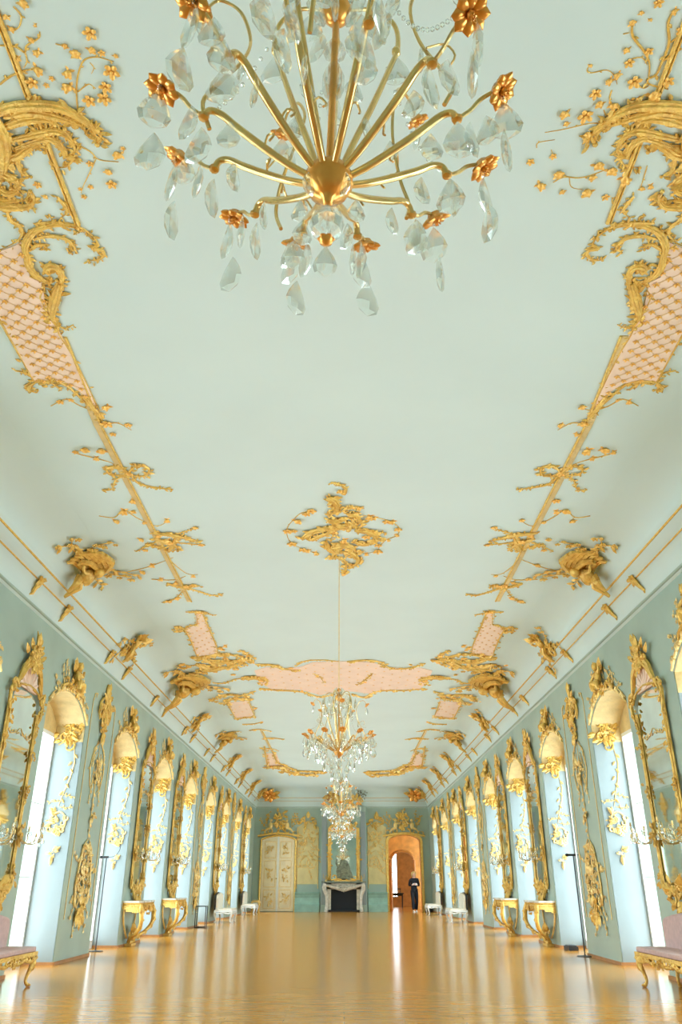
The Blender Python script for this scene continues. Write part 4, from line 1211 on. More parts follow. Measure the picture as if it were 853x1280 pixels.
# ------------------------------------------------------------------ chandeliers (z = 0 at the ring of flower cups)
def rot(a): return Matrix.Rotation(a, 3, 'Z')
def make_chandelier():
    t = thing('chandelier', 'x', 'chandelier')
    rng = random.Random(77)
    # lower hub: bell-shaped gilt ball
    m = MB(); m.lathe([(.004, -.295), (.012, -.29), (.014, -.276), (.026, -.268), (.050, -.25), (.062, -.222), (.060, -.196), (.050, -.18), (.034, -.172), (.016, -.168), (.014, -.15), (.009, -.14)], n=20)
    part(t, 'hub', m, BRONZE)
    m = MB(); m.lathe([(.003, -.31), (.038, -.335), (.043, -.36), (.036, -.385), (.003, -.405)], n=12); part(t, 'glass_ball', m, CRYSTAL, smooth=False)
    m = MB(); m.lathe([(.003, -.425), (.016, -.418), (.018, -.408), (.006, -.402)], n=10)
    for k in range(6): a = k * PI / 3; m.ell((.014 * math.cos(a), .014 * math.sin(a), -.408), (.008, 0, 0), (0, .008, 0), (0, 0, .004), 6, 4)
    part(t, 'finial', m, BRONZE)
    m = MB(); m.tube([(0, 0, -.16), (0, 0, .46)], .010, 8); part(t, 'stem', m, BRONZE)
    m = MB(); m.lathe([(.004, .42), (.020, .425), (.040, .455), (.043, .48), (.036, .505), (.018, .52), (.012, .55), (.03, .57), (.02, .59), (.004, .60)], n=16); part(t, 'crown_hub', m, BRONZE)
    m = MB(); m.lathe([(.014, .10), (.030, .13), (.030, .19), (.014, .235)], n=8); m.lathe([(.01, .26), (.034, .29), (.012, .34)], n=8); part(t, 'crystal_baluster', m, CRYSTAL, smooth=False)
    m = MB(); m.tube([(0, 0, .58), (0, 0, 2.72)], .0055, 6); part(t, 'hanging_rod', m, PALEGOLD)
    # arms
    am = MB()
    P = spl([V((.035, 0, -.215)), V((.10, 0, -.186)), V((.17, 0, -.142)), V((.24, 0, -.092)), V((.285, 0, -.055)), V((.315, 0, -.050)), V((.328, 0, -.078))], 5)
    am.tube(P, [.009, .010, .0105, .0105, .0095, .009, .010], 10)
    am.lathe([(.004, .0), (.013, .004), (.015, .012), (.006, .018)], (.328, 0, -.085), 8)
    am.tube(spl([V((.17, 0, -.15)), V((.165, .02, -.12)), V((.15, .035, -.13)), V((.16, .03, -.15))], 3), .003, 5)
    arm_me = me_of(am, 'arm', ARMG)
    sm = MB(); sm.tube(spl([V((.328, 0, -.075)), V((.36, 0, -.055)), V((.39, 0, -.02)), V((.425, 0, .0))], 4), .0055, 6)
    stalk_me = me_of(sm, 'stalk', PALEGOLD)
    fm = MB()
    petals(fm, (0, 0, 0), (1, 0, 0), (0, 1, 0), (0, 0, 1), .046, 8); fm.lathe([(.002, -.012), (.018, -.008), (.026, .004), (.012, .008)], n=10)
    for k in range(5): a = k * 1.257; fm.tube([(0, 0, .015), (.008 * math.cos(a), .008 * math.sin(a), .032)], .0022, 4)
    flower_me = me_of(fm, 'flower_cup', BRONZE)
    for k in range(12):
        a = 2 * PI * (k + .5) / 12 + rng.uniform(-.05, .05)
        ar = put('arm', arm_me, t, (0, 0, 0), rot(a))
        st = put('stalk', stalk_me, ar)
        fr = Matrix.Rotation(R(150 + rng.uniform(-14, 14)), 3, 'Y')
        put('flower_cup', flower_me, ar, (.435, 0, .004), fr)
        for (x, y, z, s) in ((.445, .012, -.03, 1.05), (.33, -.012, -.10, 1.0), (.40, .03, -.045, .8), (.26, .015, -.09, .75), (.36, .02, -.07, .9), (.44, -.01, -.155, 1.0)):
            if s != .8 or k % 2: put('crystal_drop', ME_DROP, ar, (x, y, z), rot(rng.random() * 3), s * 1.35)
        for j in range(3): put('crystal_bead', ME_BEAD, ar, (.445, .012, -.006 - .009 * j), None, .7)
    # tall cage rods with scrolled tops
    cm = MB(); cm.tube(spl([V((.028, 0, -.175)), V((.06, 0, -.06)), V((.115, 0, .12)), V((.16, 0, .28)), V((.19, 0, .40)), V((.18, 0, .50)), V((.12, 0, .54)), V((.04, 0, .50))], 5), [.009, .009, .009, .008, .008, .007, .006, .005], 8)
    cm.ell((.185, 0, .38), (.014, 0, 0), (0, .014, 0), (0, 0, .02), 8, 5)
    cage_me = me_of(cm, 'cage_rod', ARMG)
    om = MB(); om.tube(spl([V((.31, 0, -.10)), V((.335, .01, -.02)), V((.30, .015, .06)), V((.25, .0, .18)), V((.235, -.02, .30)), V((.27, -.01, .40)), V((.33, 0, .42)), V((.36, 0, .38))], 5), [.006, .006, .0055, .005, .005, .005, .0045, .004], 6)
    om.tube(spl([V((.27, 0, .14)), V((.31, .03, .17)), V((.33, .05, .14)), V((.31, .06, .12))], 3), .003, 5)
    outer_me = me_of(om, 'outer_scroll', ARMG)
    bs = MB()
    for i in range(15):
        tt = i / 14; bs.lathe([(.0008, .007), (.006, .003), (.006, -.003), (.0008, -.007)], (.18 + .20 * tt, 0, .36 - .30 * tt - .09 * math.sin(PI * tt)), 6)
    string_me = me_of(bs, 'bead_string', CRYSTAL, False)
    for k in range(5):
        a = 2 * PI * k / 5 + .31
        c = put('cage_rod', cage_me, t, (0, 0, 0), rot(a))
        for (x, z, s) in ((.185, .36, 1.1), (.13, .50, .9), (.10, .07, .8)):
            put('crystal_drop', ME_DROP, c, (x, 0, z), rot(rng.random() * 3), s * 1.2)
        o = put('outer_scroll', outer_me, t, (0, 0, 0), rot(a + .5))
        put('flower_cup', flower_me, o, (.365, 0, .37), Matrix.Rotation(R(140), 3, 'Y'), .8)
        put('crystal_drop', ME_DROP, o, (.365, .0, .34), rot(1), 1.05)
        put('crystal_drop', ME_DROP, o, (.25, .01, .17), rot(2), .9)
        bsn = put('bead_string', string_me, t, (0, 0, 0), rot(a + .25)); bsn['kind'] = 'stuff'
    # crown of drops at the top and basket beneath
    for k in range(8):
        a = 2 * PI * k / 8
        m_ = rot(a)
        put('crystal_drop', ME_DROP, t, m_ @ V((.075, 0, .46)), m_, 1.3)
        put('crystal_drop', ME_DROP, t, m_ @ V((.05, 0, .60)), m_, 1.2)
    for k in range(5):
        a = 2 * PI * k / 5 + .3
        put('crystal_drop', ME_DROP, t, rot(a) @ V((.075, 0, -.25)), rot(a), .8)
    put('crystal_drop', ME_DROP, t, (0, 0, -.43), None, 1.0)
    return t
ch = make_chandelier()
ch.location = (-.03, 1.42, 2.92); ch.rotation_euler = (0, R(1.5), 0)
tag(ch, 'crystal chandelier with gilt flower cups seen from right below, nearest the viewer', 'chandelier', 'crystal chandeliers')
for y, l in ((10.3, 'second crystal chandelier, hung on a long rod from the middle ceiling rosette'),
             (19.6, 'third crystal chandelier, hung just past the pink ceiling cross band'),
             (28.9, 'farthest crystal chandelier, in front of the fireplace wall')):
    c = copy_tree(ch); c.location = (-.06, y, 2.86)
    rg = random.Random(int(y))
    for (rad, z, n_) in ((.36, -.10, 16), (.30, -.22, 14), (.20, -.34, 10), (.10, -.46, 7), (.04, -.58, 3), (.16, .34, 10), (.22, .46, 10)):
        for k in range(n_):
            a = 2 * PI * k / n_ + rg.random() * .3
            put('crystal_drop', ME_DROP, c, (rad * math.cos(a), rad * math.sin(a), z), rot(a + PI / 2), 1.25); c.rotation_euler = (0, 0, y)
    tag(c, l, 'chandelier', 'crystal chandeliers')

# ------------------------------------------------------------------ far end wall
YE = Y1
T_E = lambda u, v, w=0: V((u, YE - w, v))      # u = world x, w out of the wall
def eunit(fn):
    """run a wall-unit builder whose local x is mirrored onto the far wall"""
    return fn
def endobj(name, label, cat, x, group=None):
    t = thing(name, label, cat, (x, YE, 0), PI, group); return t

# chimney breast and dado plinths belong to the room
mb = MB(); mb.box((-1.13, YE - .30, 0), (1.13, YE, 4.75)); struct(mb, 'trim_%d' % tn, WALL); tn += 1
for x0, x1 in ((-1.13, -.80), (.80, 1.13)):
    mb = MB(); mb.box((x0 + .04, YE - .33, .3), (x1 - .04, YE - .29, 4.5)); struct(mb, 'trim_%d' % tn, REVEAL); tn += 1
for nm, x0, x1 in (('cream door', -2.38, -1.18), ('open doorway', 1.18, 2.12)):
    mb = MB()
    prof = [(0, 0), (.32, 0), (.32, .30), (.26, .33), (.20, .42), (.17, .60), (.22, .76), (.26, .80), (.26, .86), (0, .86)]
    vs = [(x0, YE - a, z) for a, z in prof] + [(x1, YE - a, z) for a, z in prof]; n = len(prof)
    mb.add(vs, [tuple(range(n)), tuple(range(2 * n - 1, n - 1, -1))] + [(k, k + n, (k + 1) % n + n, (k + 1) % n) for k in range(n)])
    ob = fixn(struct(mb, 'trim_%d' % tn, TEAL)); tn += 1
mb = MB(); mb.box((XL, YE - .02, 0), (-4.2, YE, .12)); mb.box((3.95, YE - .02, 0), (XR, YE, .12)); struct(mb, 'baseboard_front', BASEB)

# closed double door
dr = endobj('door_x', 'x', 'door', -3.26); dr.name = 'door_1'; del dr['label'], dr['category']; dr['kind'] = 'structure'
rng = random.Random(8)
for s in (-1, 1):
    m = MB(); pts = [(0, .02), (s * .80, .02), (s * .80, 3.22), (s * .5, 3.30), (0, 3.36)]
    m.prism(pts, IDT, .0, .05); lf = part(dr, 'door_leaf', m, DOORP, smooth=False); fixn(lf)
    for z0, z1 in ((.15, .95), (1.08, 2.25), (2.38, 3.12)):
        m = MB(); u0, u1 = s * .12, s * .66
        for a, b in (((u0, z0), (u1, z0)), ((u1, z0), (u1, z1)), ((u1, z1), (u0, z1)), ((u0, z1), (u0, z0))):
            m.tube([V((a[0], .055, a[1])), V((b[0], .055, b[1]))], .014, 5)
        wcluster(m, s * .39, (z0 + z1) / 2, .34, (z1 - z0) * .6, 14, .12, rng, .05)
        part(lf, 'door_panel', m, PALEGOLD)
m = MB(); m.box((-.035, .05, .02), (.035, .075, 3.34)); part(dr, 'meeting_stile', m, WHITE, smooth=False)
m = MB(); m.lathe([(.01, 0), (.02, .02), (.03, .05), (.01, .07)], (.05, .08, 1.45), 8, Matrix.Rotation(-PI / 2, 3, 'X')); part(dr, 'door_handle', m, GOLD)
m = MB()
for s in (-1, 1):
    m.tube([V((s * .86, .05, 0)), V((s * .86, .05, 3.22))], .05, 6)
m.tube(spl([V((-.86, .05, 3.22)), V((-.5, .05, 3.34)), V((0, .05, 3.40)), V((.5, .05, 3.34)), V((.86, .05, 3.22))], 4), .05, 6)
part(dr, 'door_frame', m, GOLD)

def overdoor(x, lab, seed, gd):
    t = endobj('overdoor_relief', lab, 'relief', x, 'overdoor reliefs'); rng = random.Random(seed)
    m = MB()
    wtube(m, [(-1.05, 3.38), (-.6, 3.46), (0, 3.52), (.6, 3.46), (1.05, 3.38)], .05, .08, 6, (1, 1, 1, 1, 1))
    for s in (-1, 1):
        wtube(m, cscr(s * .85, 3.55, .16, 1, .8, 12, s), .04, .08); wtube(m, cscr(s * .45, 3.65, .14, 2, .8, 12, s), .035, .08)
    part(t, 'base_scroll', m, gd)
    for s in (-1, 1):
        m = MB()
        m.ell((s * .42, .14, 3.86), (.11, 0, 0), (0, .09, 0), (0, 0, .17), 8, 6); m.ell((s * .40, .16, 4.10), (.07, 0, 0), (0, .07, 0), (0, 0, .08), 8, 6)
        m.tube([V((s * .45, .15, 3.76)), V((s * .62, .2, 3.68)), V((s * .72, .16, 3.56))], [.07, .05, .03], 6)
        m.tube([V((s * .36, .15, 3.95)), V((s * .2, .2, 3.95)), V((s * .12, .16, 4.08))], [.04, .03, .02], 6)
        part(t, 'figure', m, PALEGOLD)
        m = MB()
        for j in range(3): wspray(m, s * .6, 3.75 + .1 * j, PI / 2 - s * (.9 - .4 * j), .55, rng, .012, .03, .05)
        part(t, 'spray', m, gd)
    m = MB(); wcluster(m, 0, 4.0, .6, .7, 30, .2, rng, .04); wcluster(m, .0, 4.4, .5, .3, 14, .18, rng, .06); part(t, 'trophy', m, gd)
    return t
overdoor(-3.26, 'gilded relief with two seated figures over the closed cream double door', 3, GOLD)
overdoor(3.02, 'gilded relief with two seated figures over the open arched doorway', 4, GOLD)

def endpanel(x, w, lab, seed):
    t = endobj('wall_panel_relief', lab, 'relief', x, 'end wall panel reliefs'); rng = random.Random(seed)
    m = MB(); m.prism([(-w / 2, 1.2), (w / 2, 1.2), (w / 2, 3.8), (0, 4.1), (-w / 2, 3.8)], IDT, 0, .012); fixn(part(t, 'panel_ground', m, PALEOLIVE, smooth=False))
    m = MB()
    for s in (-1, 1): m.tube([V((s * w / 2, .02, 1.0)), V((s * w / 2, .02, 3.8))], .018, 5)
    part(t, 'panel_moulding', m, PALEGOLD)
    m = MB(); wcluster(m, 0, 4.05, w * .9, .45, 22, .18, rng, .03); wleaf(m, 0, 4.2, 1.57, .35, .2, .03); part(t, 'crest', m, GOLD)
    m = MB(); wcluster(m, 0, 3.35, w * .8, .6, 26, .17, rng, .02)
    for s in (-1, 1):
        for j in range(4): wspray(m, s * .1, 3.1 - .2 * j, -PI / 2 + s * .9, .6, rng, .012, .02, .045)
    part(t, 'trophy', m, PALEGOLD)
    m = MB()
    for s in (-1, 1): wtube(m, cscr(s * .2, 2.2, .3, 1, .8, 14, s), .02, .02); 
    for j in range(5): wspray(m, 0, 2.7 - .2 * j, -PI / 2 + (.9 if j % 2 else -.9), .5, rng, .012, .02, .04)
    part(t, 'spray', m, PALEGOLD)
    return t
endpanel(-1.80, 1.05, 'pale gilded panel relief between the cream door and the fireplace', 5)
endpanel(1.66, .9, 'pale gilded panel relief between the fireplace and the open doorway', 6)

# fireplace
fp = endobj('fireplace', 'pale marble fireplace with scrolled jambs and black hearth in the end wall', 'fireplace', 0.0)
D0 = .30
m = MB(); m.box((-.62, D0, 0), (.62, D0 + .02, .98)); part(fp, 'hearth_opening', m, HEARTH_BLACK, smooth=False)  # flat black sheet in place of a hollow hearth
m = MB(); m.box((-.80, D0, 0), (-.62, D0 + .10, 1.24)); m.box((.62, D0, 0), (.80, D0 + .10, 1.24)); m.box((-.8, D0, .98), (.8, D0 + .10, 1.24)); part(fp, 'inner_surround', m, MARBLE, smooth=False)
for s in (-1, 1):
    m = MB(); m.tube(spl([V((s * .86, D0 + .16, .0)), V((s * .82, D0 + .12, .35)), V((s * .84, D0 + .14, .7)), V((s * .95, D0 + .22, 1.0)), V((s * .92, D0 + .24, 1.24))], 4), [.09, .07, .075, .10, .08], 8)
    m.tube(spir(0, 0, .09, 0, 1.3) and [V((s * .95 + p[0], D0 + .30, 1.05 + p[1])) for p in spir(0, 0, .09, 0, 1.3)], .025, 6)
    part(fp, 'jamb', m, MARBLE)
m = MB()
wtube(m, [(-.85, 1.16), (-.5, 1.08), (-.2, 1.0), (0, .96), (.2, 1.0), (.5, 1.08), (.85, 1.16)], .09, D0 + .14, 8, (.8, 1, 1.1, 1, .8))
for a in range(7): wleaf(m, 0, 1.06, PI * (a / 6) - PI * .0 - PI, .22, .10, D0 + .24, .3)
wtube(m, cscr(-.4, 1.14, .09, 0), .02, D0 + .22); wtube(m, cscr(.4, 1.14, .09, 0), .02, D0 + .22)
part(fp, 'carved_frieze', m, MARBLE)
m = MB(); m.prism([(-1.08, D0 - .3), (-1.08, D0 + .28), (-.95, D0 + .36), (-.4, D0 + .33), (0, D0 + .38), (.4, D0 + .33), (.95, D0 + .36), (1.08, D0 + .28), (1.08, D0 - .3)], lambda u, v, w=0: V((u, v, w)), 1.27, 1.33)
fixn(part(fp, 'mantel_shelf', m, STONE, smooth=False))
m = MB(); m.box((-.75, D0 + .05, 0), (.75, D0 + .22, .09)); part(fp, 'hearth_kerb', m, BLACK, smooth=False)
# mirror over the mantel
om = endobj('overmantel_mirror', 'tall narrow mirror with gilded side borders above the marble fireplace', 'mirror', 0)
m = MB(); m.prism([(-.62, 1.40), (.62, 1.40), (.62, 3.7), (.3, 3.9), (-.3, 3.9), (-.62, 3.7)], IDT, D0 + .005, D0 + .03); fixn(part(om, 'looking_glass', m, MIRROR, smooth=False))
for s in (-1, 1):
    m = MB(); m.box((s * .62, D0, 1.38), (s * .78, D0 + .07, 3.75)); wcluster(m, s * .70, 2.5, .12, 2.2, 40, .12, rng, D0 + .07); part(om, 'frame_side', m, GOLD, smooth=False)
m = MB(); wcluster(m, 0, 4.0, 1.3, .5, 40, .2, rng, D0 + .04); wtube(m, [(-.7, 3.7), (-.3, 3.95), (0, 4.0), (.3, 3.95), (.7, 3.7)], .05, D0 + .06); part(om, 'crest', m, GOLD)
# sculpture on the mantel
sc = thing('mantel_sculpture', 'grey-green draped stone sculpture with gilt scroll foot on the mantel shelf', 'sculpture', (.0, YE - .50, 1.33), PI)
m = MB()
for j in range(9):
    z = .12 + .085 * j; w = .50 - .035 * j
    m.tube(spl([V((-w, .02, z - .10)), V((-w * .4, .12, z + .05 * math.sin(j))), V((.05, .10, z + .06)), V((w * .8, .04, z - .06))], 4), [.05, .075, .07, .04], 7)
m.ell((.03, .0, .42), (.34, 0, 0), (0, .13, 0), (0, 0, .38), 12, 8)
m.ell((.10, .02, .86), (.09, 0, 0), (0, .09, 0), (0, 0, .11), 10, 8)
m.tube(spl([V((.2, .03, .6)), V((.36, .05, .75)), V((.34, .04, .98))], 4), [.06, .05, .03], 7)
part(sc, 'draped_figure', m, STONE)
m = MB(); m.box((-.45, -.12, 0), (.45, .13, .05))
for s in (-1, 1): wtube(m, cscr(s * .48, .14, .13, 0, .8, 12, s), .035, .08); wtube(m, [(s * .1, .06), (s * .3, .1), (s * .62, .05)], .04, .12)
part(sc, 'gilt_foot', m, GOLD)
for s, nm in ((-1, 'doorway'), (1, 'cream-door')):
    t = thing('mantel_candlestick', 'small gilt branched candlestick on the %s end of the mantel shelf' % nm, 'candlestick', (-s * .86, YE - .48, 1.33), PI, 'mantel candlesticks')
    m = MB(); m.lathe([(.08, 0), (.07, .02), (.02, .05), (.018, .2), (.03, .22), (.01, .25)], n=10)
    part(t, 'stem', m, GOLD)
    m = MB()
    for a in (-1, 1): m.tube(spl([V((0, 0, .15)), V((a * .08, 0, .12)), V((a * .13, 0, .2)), V((a * .13, 0, .32))], 3), .012, 6)
    part(t, 'branches', m, GOLD)

# reliefs on the end cornice
for x, lab in ((-3.75, 'orange-gilt blossom trophy in the ceiling corner above the cream door'), (3.6, 'orange-gilt blossom trophy in the ceiling corner above the open doorway')):
    t = thing('corner_trophy', lab, 'ornament', (x, YE - .62, 5.28), PI, 'corner trophies'); rng = random.Random(int(x * 10))
    m = MB()
    for k in range(3): petals(m, (0, .0, 0), (1, 0, 0), (0, .5, .8), (0, .8, -.5), .36 - .1 * k, 7 - k, k)
    part(t, 'blossom', m, BRONZE)
    m = MB()
    for a in (.2, 1.0, 1.9, 2.8, 3.6): leafm(m, (.2 * math.cos(a), 0, .2 * math.sin(a) * .6), (math.cos(a), .2, math.sin(a) * .6), (-math.sin(a), 0, math.cos(a)), OUT, .4, .2)
    part(t, 'leaf_spray', m, GOLD)
t = thing('cornice_shield', 'dark shield wreathed in gilt leaves on the cornice above the fireplace', 'ornament', (0, YE - .55, 4.98), PI)
rng = random.Random(2)
m = MB(); m.ell((.55, .06, .18), (.36, 0, 0), (0, .12, 0), (0, 0, .22), 12, 8); part(t, 'shield', m, UMBER)
m = MB(); wcluster(m, .55, .16, .9, .55, 26, .18, rng, .16); wcluster(m, -.55, .05, .9, .28, 20, .18, rng, .08); wtube(m, [(-1.0, .0), (-.5, .08), (0, .0), (.5, -.05), (1.0, .02)], .05, .05); part(t, 'gilt_wreath', m, GOLD)
m = MB()
for j in range(6): wspray(m, -.3 - .1 * j, .12, 2.8 - .25 * j, .75, rng, .012, .03, .045)
part(t, 'branches', m, STONE)

# arched doorway lining and the rooms beyond
m = MB()
T = lambda u, v, w=0: V((u, YE + w, v))
DX0_, DX1_ = DX0 - .12, DX1 + .12
fr = MB()
ip = [(DX0, 0)] + DA + [(DX1, 0)]
cxm = (DX0 + DX1) / 2
opp = [(DX0_, 0)] + [(cxm + (u - cxm) * 1.15, DZ + (v - DZ) * 1.35 + .02) for u, v in DA] + [(DX1_, 0)]
for i in range(len(ip) - 1):
    fr.prism([ip[i], ip[i + 1], opp[i + 1], opp[i]], lambda u, v, w=0: V((u, YE - w, v)), -.02, .07)
d2 = fixn(struct(fr, 'door_2', GOLD))
ln = MB()
for i in range(len(ip) - 1):
    q = [ip[i], ip[i + 1], (cxm + (ip[i + 1][0] - cxm) * .985, ip[i + 1][1] - .01), (cxm + (ip[i][0] - cxm) * .985, ip[i][1] - .01)]
    ln.prism(q, T, 0, .4)
o_ = ln.build('door_lining', AMBER, d2, smooth=False); fixn(o_)
RX0, RX1, RY1, RZ = 1.9, 6.6, 53.0, 4.4
m = MB(); m.box((RX0 - .3, Y1 + .4, -.2), (RX1 + .3, RY1 + .3, 0)); struct(m, 'floor_2', FLOOR)
m = MB(); m.box((RX0 - .3, Y1 + .4, RZ), (RX1 + .3, RY1 + .3, RZ + .1)); struct(m, 'ceiling_2', AMBER)
m = MB(); m.box((RX0 - .3, Y1 + .4, 0), (RX0, RY1 + .3, RZ)); struct(m, 'wall_2_left', AMBER)
m = MB()   # right wall; both window openings are out of view, added to let in daylight
wy0, wy1 = 44.4, 46.2
vy0, vy1 = 48.6, 51.0
m.box((RX1, Y1 + .4, 0), (RX1 + .3, wy0, RZ)); m.box((RX1, wy1, 0), (RX1 + .3, vy0, RZ)); m.box((RX1, vy1, 0), (RX1 + .3, RY1 + .3, RZ))
for q0, q1 in ((wy0, wy1), (vy0, vy1)): m.box((RX1, q0, 0), (RX1 + .3, q1, .3)); m.box((RX1, q0, 3.6), (RX1 + .3, q1, RZ))
struct(m, 'wall_2_right', AMBER)
m = MB()   # cross wall with an arch, then the last wall with a bright window
ax0, ax1, az = 2.62, 3.80, 2.40
ya = 46.8; Ta = lambda u, v, w=0: V((u, ya + w, v))
m.box((RX0, ya, 0), (ax0, ya + .35, RZ)); m.box((ax1, ya, 0), (RX1, ya + .35, RZ))
ac = (ax0 + ax1) / 2; ah = (ax1 - ax0) / 2
AA = [(ac - ah * math.cos(PI * i / 10), az + .4 * math.sin(PI * i / 10)) for i in range(11)]
for i in range(10): m.prism([AA[i], AA[i + 1], (AA[i + 1][0], RZ), (AA[i][0], RZ)], Ta, 0, .35)
fixn(struct(m, 'wall_2_middle', AMBER))
m = MB()
for i in range(10): m.tube([V((AA[i][0], ya - .02, AA[i][1] + .06)), V((AA[i + 1][0], ya - .02, AA[i + 1][1] + .06))], .07, 6)
m.tube([V((ax0 - .05, ya - .02, 0)), V((ax0 - .05, ya - .02, az))], .08, 6); m.tube([V((ax1 + .05, ya - .02, 0)), V((ax1 + .05, ya - .02, az))], .08, 6)
struct(m, 'trim_%d' % tn, UMBER, True); tn += 1
bx0, bx1 = 2.95, 3.32
m = MB(); m.box((RX0, RY1, 0), (bx0, RY1 + .3, RZ)); m.box((bx1, RY1, 0), (RX1, RY1 + .3, RZ)); m.box((bx0, RY1, 0), (bx1, RY1 + .3, .5)); m.box((bx0, RY1, 3.3), (bx1, RY1 + .3, RZ)); struct(m, 'wall_2_back', UMBER)
for (loc, rz, sx, sz) in (((( bx0 + bx1) / 2, RY1 + .1, 1.9), PI / 2, bx1 - bx0, 2.8), ((RX1 + .1, (wy0 + wy1) / 2, 1.95), 0, wy1 - wy0, 3.3), ((RX1 + .1, (vy0 + vy1) / 2, 1.95), 0, vy1 - vy0, 3.3)):  # visible back window, then the unseen side windows added to brighten these rooms
    m = MB(); m.box((-.02, -sx / 2, -sz / 2), (.02, -sx / 2 + .06, sz / 2)); m.box((-.02, sx / 2 - .06, -sz / 2), (.02, sx / 2, sz / 2)); m.box((-.02, -.02, -sz / 2), (.02, .02, sz / 2))
    m.box((-.02, -sx / 2, -sz / 2), (.02, sx / 2, -sz / 2 + .06)); m.box((-.02, -sx / 2, sz / 2 - .06), (.02, sx / 2, sz / 2)); m.box((-.015, -sx / 2, -.02), (.015, sx / 2, .02))
    wo = m.build('window_%d' % wn, WHITE, smooth=False); wn += 1; wo['kind'] = 'structure'; wo.location = loc; wo.rotation_euler = (0, 0, rz)
    for a in (-1, 1):
        for b in (-1, 1):
            g = MB(); g.box((-.003, -sx / 4 + .03, -sz / 4 + .03), (.003, sx / 4 - .03, sz / 4 - .03)); go = g.build('pane', GLASS, wo, smooth=False); go.location = (0, a * sx / 4, b * sz / 4)
    ld = D.lights.new('daylight_portal', 'AREA'); ld.shape = 'RECTANGLE'; ld.size = sx; ld.size_y = sz; ld.cycles.is_portal = True
    lo = D.objects.new('daylight_portal', ld); COL.objects.link(lo); lo.location = loc
    lo.rotation_euler = (PI / 2, 0, PI / 2) if rz == 0 else (-PI / 2, 0, 0)
    if rz: lo.location.y += .15; lo.rotation_euler = (-PI / 2, 0, 0)
    else: lo.location.x += .15

# black table and chair in the far room
t = thing('side_table', 'small black table standing before the bright window beyond the doorway', 'table', (2.95, 49.5, 0))
m = MB(); m.box((-.45, -.3, .72), (.45, .3, .77)); m.box((-.4, -.26, .62), (.4, .26, .72)); part(t, 'table_top', m, BLACK, smooth=False)
for a in (-1, 1):
    for b in (-1, 1): m = MB(); m.tube([V((a * .38, b * .24, .62)), V((a * .36, b * .22, 0))], [.035, .02], 6); part(t, 'leg', m, BLACK)
m = MB(); m.box((-.3, -.02, .95), (.3, .02, 1.0)); m.box((-.28, -.02, .77), (-.25, .02, .95)); m.box((.25, -.02, .77), (.28, .02, .95)); part(t, 'rail', m, BLACK, smooth=False)
bx = MB(); bx.box((-.17, -.15, 0), (.17, .15, .24)); bx.box((-.15, -.13, .24), (.15, .13, .26)); o_ = bx.build('floor_box', BLACK, smooth=False); o_.location = (4.08, 42.1, 0)
tag(o_, 'small dark box on the floor in the corner beside the open doorway', 'box')
bx = MB(); bx.box((-.09, -.20, 0), (.09, .20, .07)); bx.box((-.07, -.16, .07), (.07, .16, .085)); o_ = bx.build('floor_box', BLACK, smooth=False); o_.location = (4.36, 17.15, 0)
tag(o_, 'low black box on the floor at the foot of the nearer doorway-side console pier', 'box')

# barrier stands, wire stand, gilt stool
def stand(x, y, h, lab):
    t = thing('floor_stand', lab, 'stand', (x, y, 0), 0, 'thin black floor stands')
    m = MB(); m.lathe([(.14, 0), (.14, .012), (.02, .02), (.012, .03)], n=20); part(t, 'base_plate', m, BLACK)
    m = MB(); m.tube([(0, 0, .015), (0, 0, h)], .011, 8); part(t, 'pole', m, BLACK)
    m = MB(); m.tube([(-.10, 0, h), (.04, 0, h)], [.02, .02], 8); m.ell((-.11, 0, h), (.04, 0, 0), (0, .03, 0), (0, 0, .028), 8, 5); m.tube(spl([V((.04, 0, h)), V((.16, 0, h + .02)), V((.24, 0, h + .12)), V((.25, 0, h + .25))], 4), .005, 5)
    part(t, 'lamp_head', m, BLACK)
stand(-4.66, 16.75, 1.62, 'thin black floor stand before the second window of the cream-door wall')
stand(4.20, 15.62, 1.62, 'thin black floor stand at the nearest relief pier of the open-doorway wall')
t = thing('wire_stand', 'open black wire-frame stand on the floor beside the window wall', 'stand', (-4.22, 26.0, 0))
for a in (-1, 1):
    for b in (-1, 1): m = MB(); m.box((a * .15 - .012, b * .15 - .012, 0), (a * .15 + .012, b * .15 + .012, .58)); part(t, 'post', m, BLACK, smooth=False)
for z in (.02, .57):
    m = MB()
    for a in (-1, 1): m.box((-.15, a * .15 - .01, z - .01), (.15, a * .15 + .01, z + .01)); m.box((a * .15 - .01, -.15, z - .01), (a * .15 + .01, .15, z + .01))
    part(t, 'ring_frame', m, BLACK, smooth=False)
t = thing('gilt_stool', 'small gilded stool in the far corner next to the cream door', 'stool', (-4.18, 41.4, 0))
for a in (-1, 1):
    for b in (-1, 1): m = MB(); cabriole(m, a, b, a * .16, b * .16, .42, .022); part(t, 'leg', m, GOLD)
m = MB(); m.box((-.2, -.2, .42), (.2, .2, .47)); m.ell((0, 0, .48), (.19, 0, 0), (0, .19, 0), (0, 0, .05), 12, 6); part(t, 'seat', m, PALEGOLD, smooth=False)

# ------------------------------------------------------------------ the visitor
def skin(name, verts, edges, radii, root, mt, parent, sub=2):
    me = D.meshes.new(name); me.from_pydata([V(v) for v in verts], edges, []); me.materials.append(mt)
    ob = D.objects.new(name, me); COL.objects.link(ob); ob.parent = parent
    sm = ob.modifiers.new('skin', 'SKIN'); sm.use_smooth_shade = True
    for i, r in enumerate(radii):
        me.skin_vertices[0].data[i].radius = r if isinstance(r, tuple) else (r, r)
        me.skin_vertices[0].data[i].use_root = (i == root)
    s = ob.modifiers.new('sub', 'SUBSURF'); s.levels = sub; s.render_levels = sub
    me.polygons.foreach_set('use_smooth', [True] * len(me.polygons))
    return ob
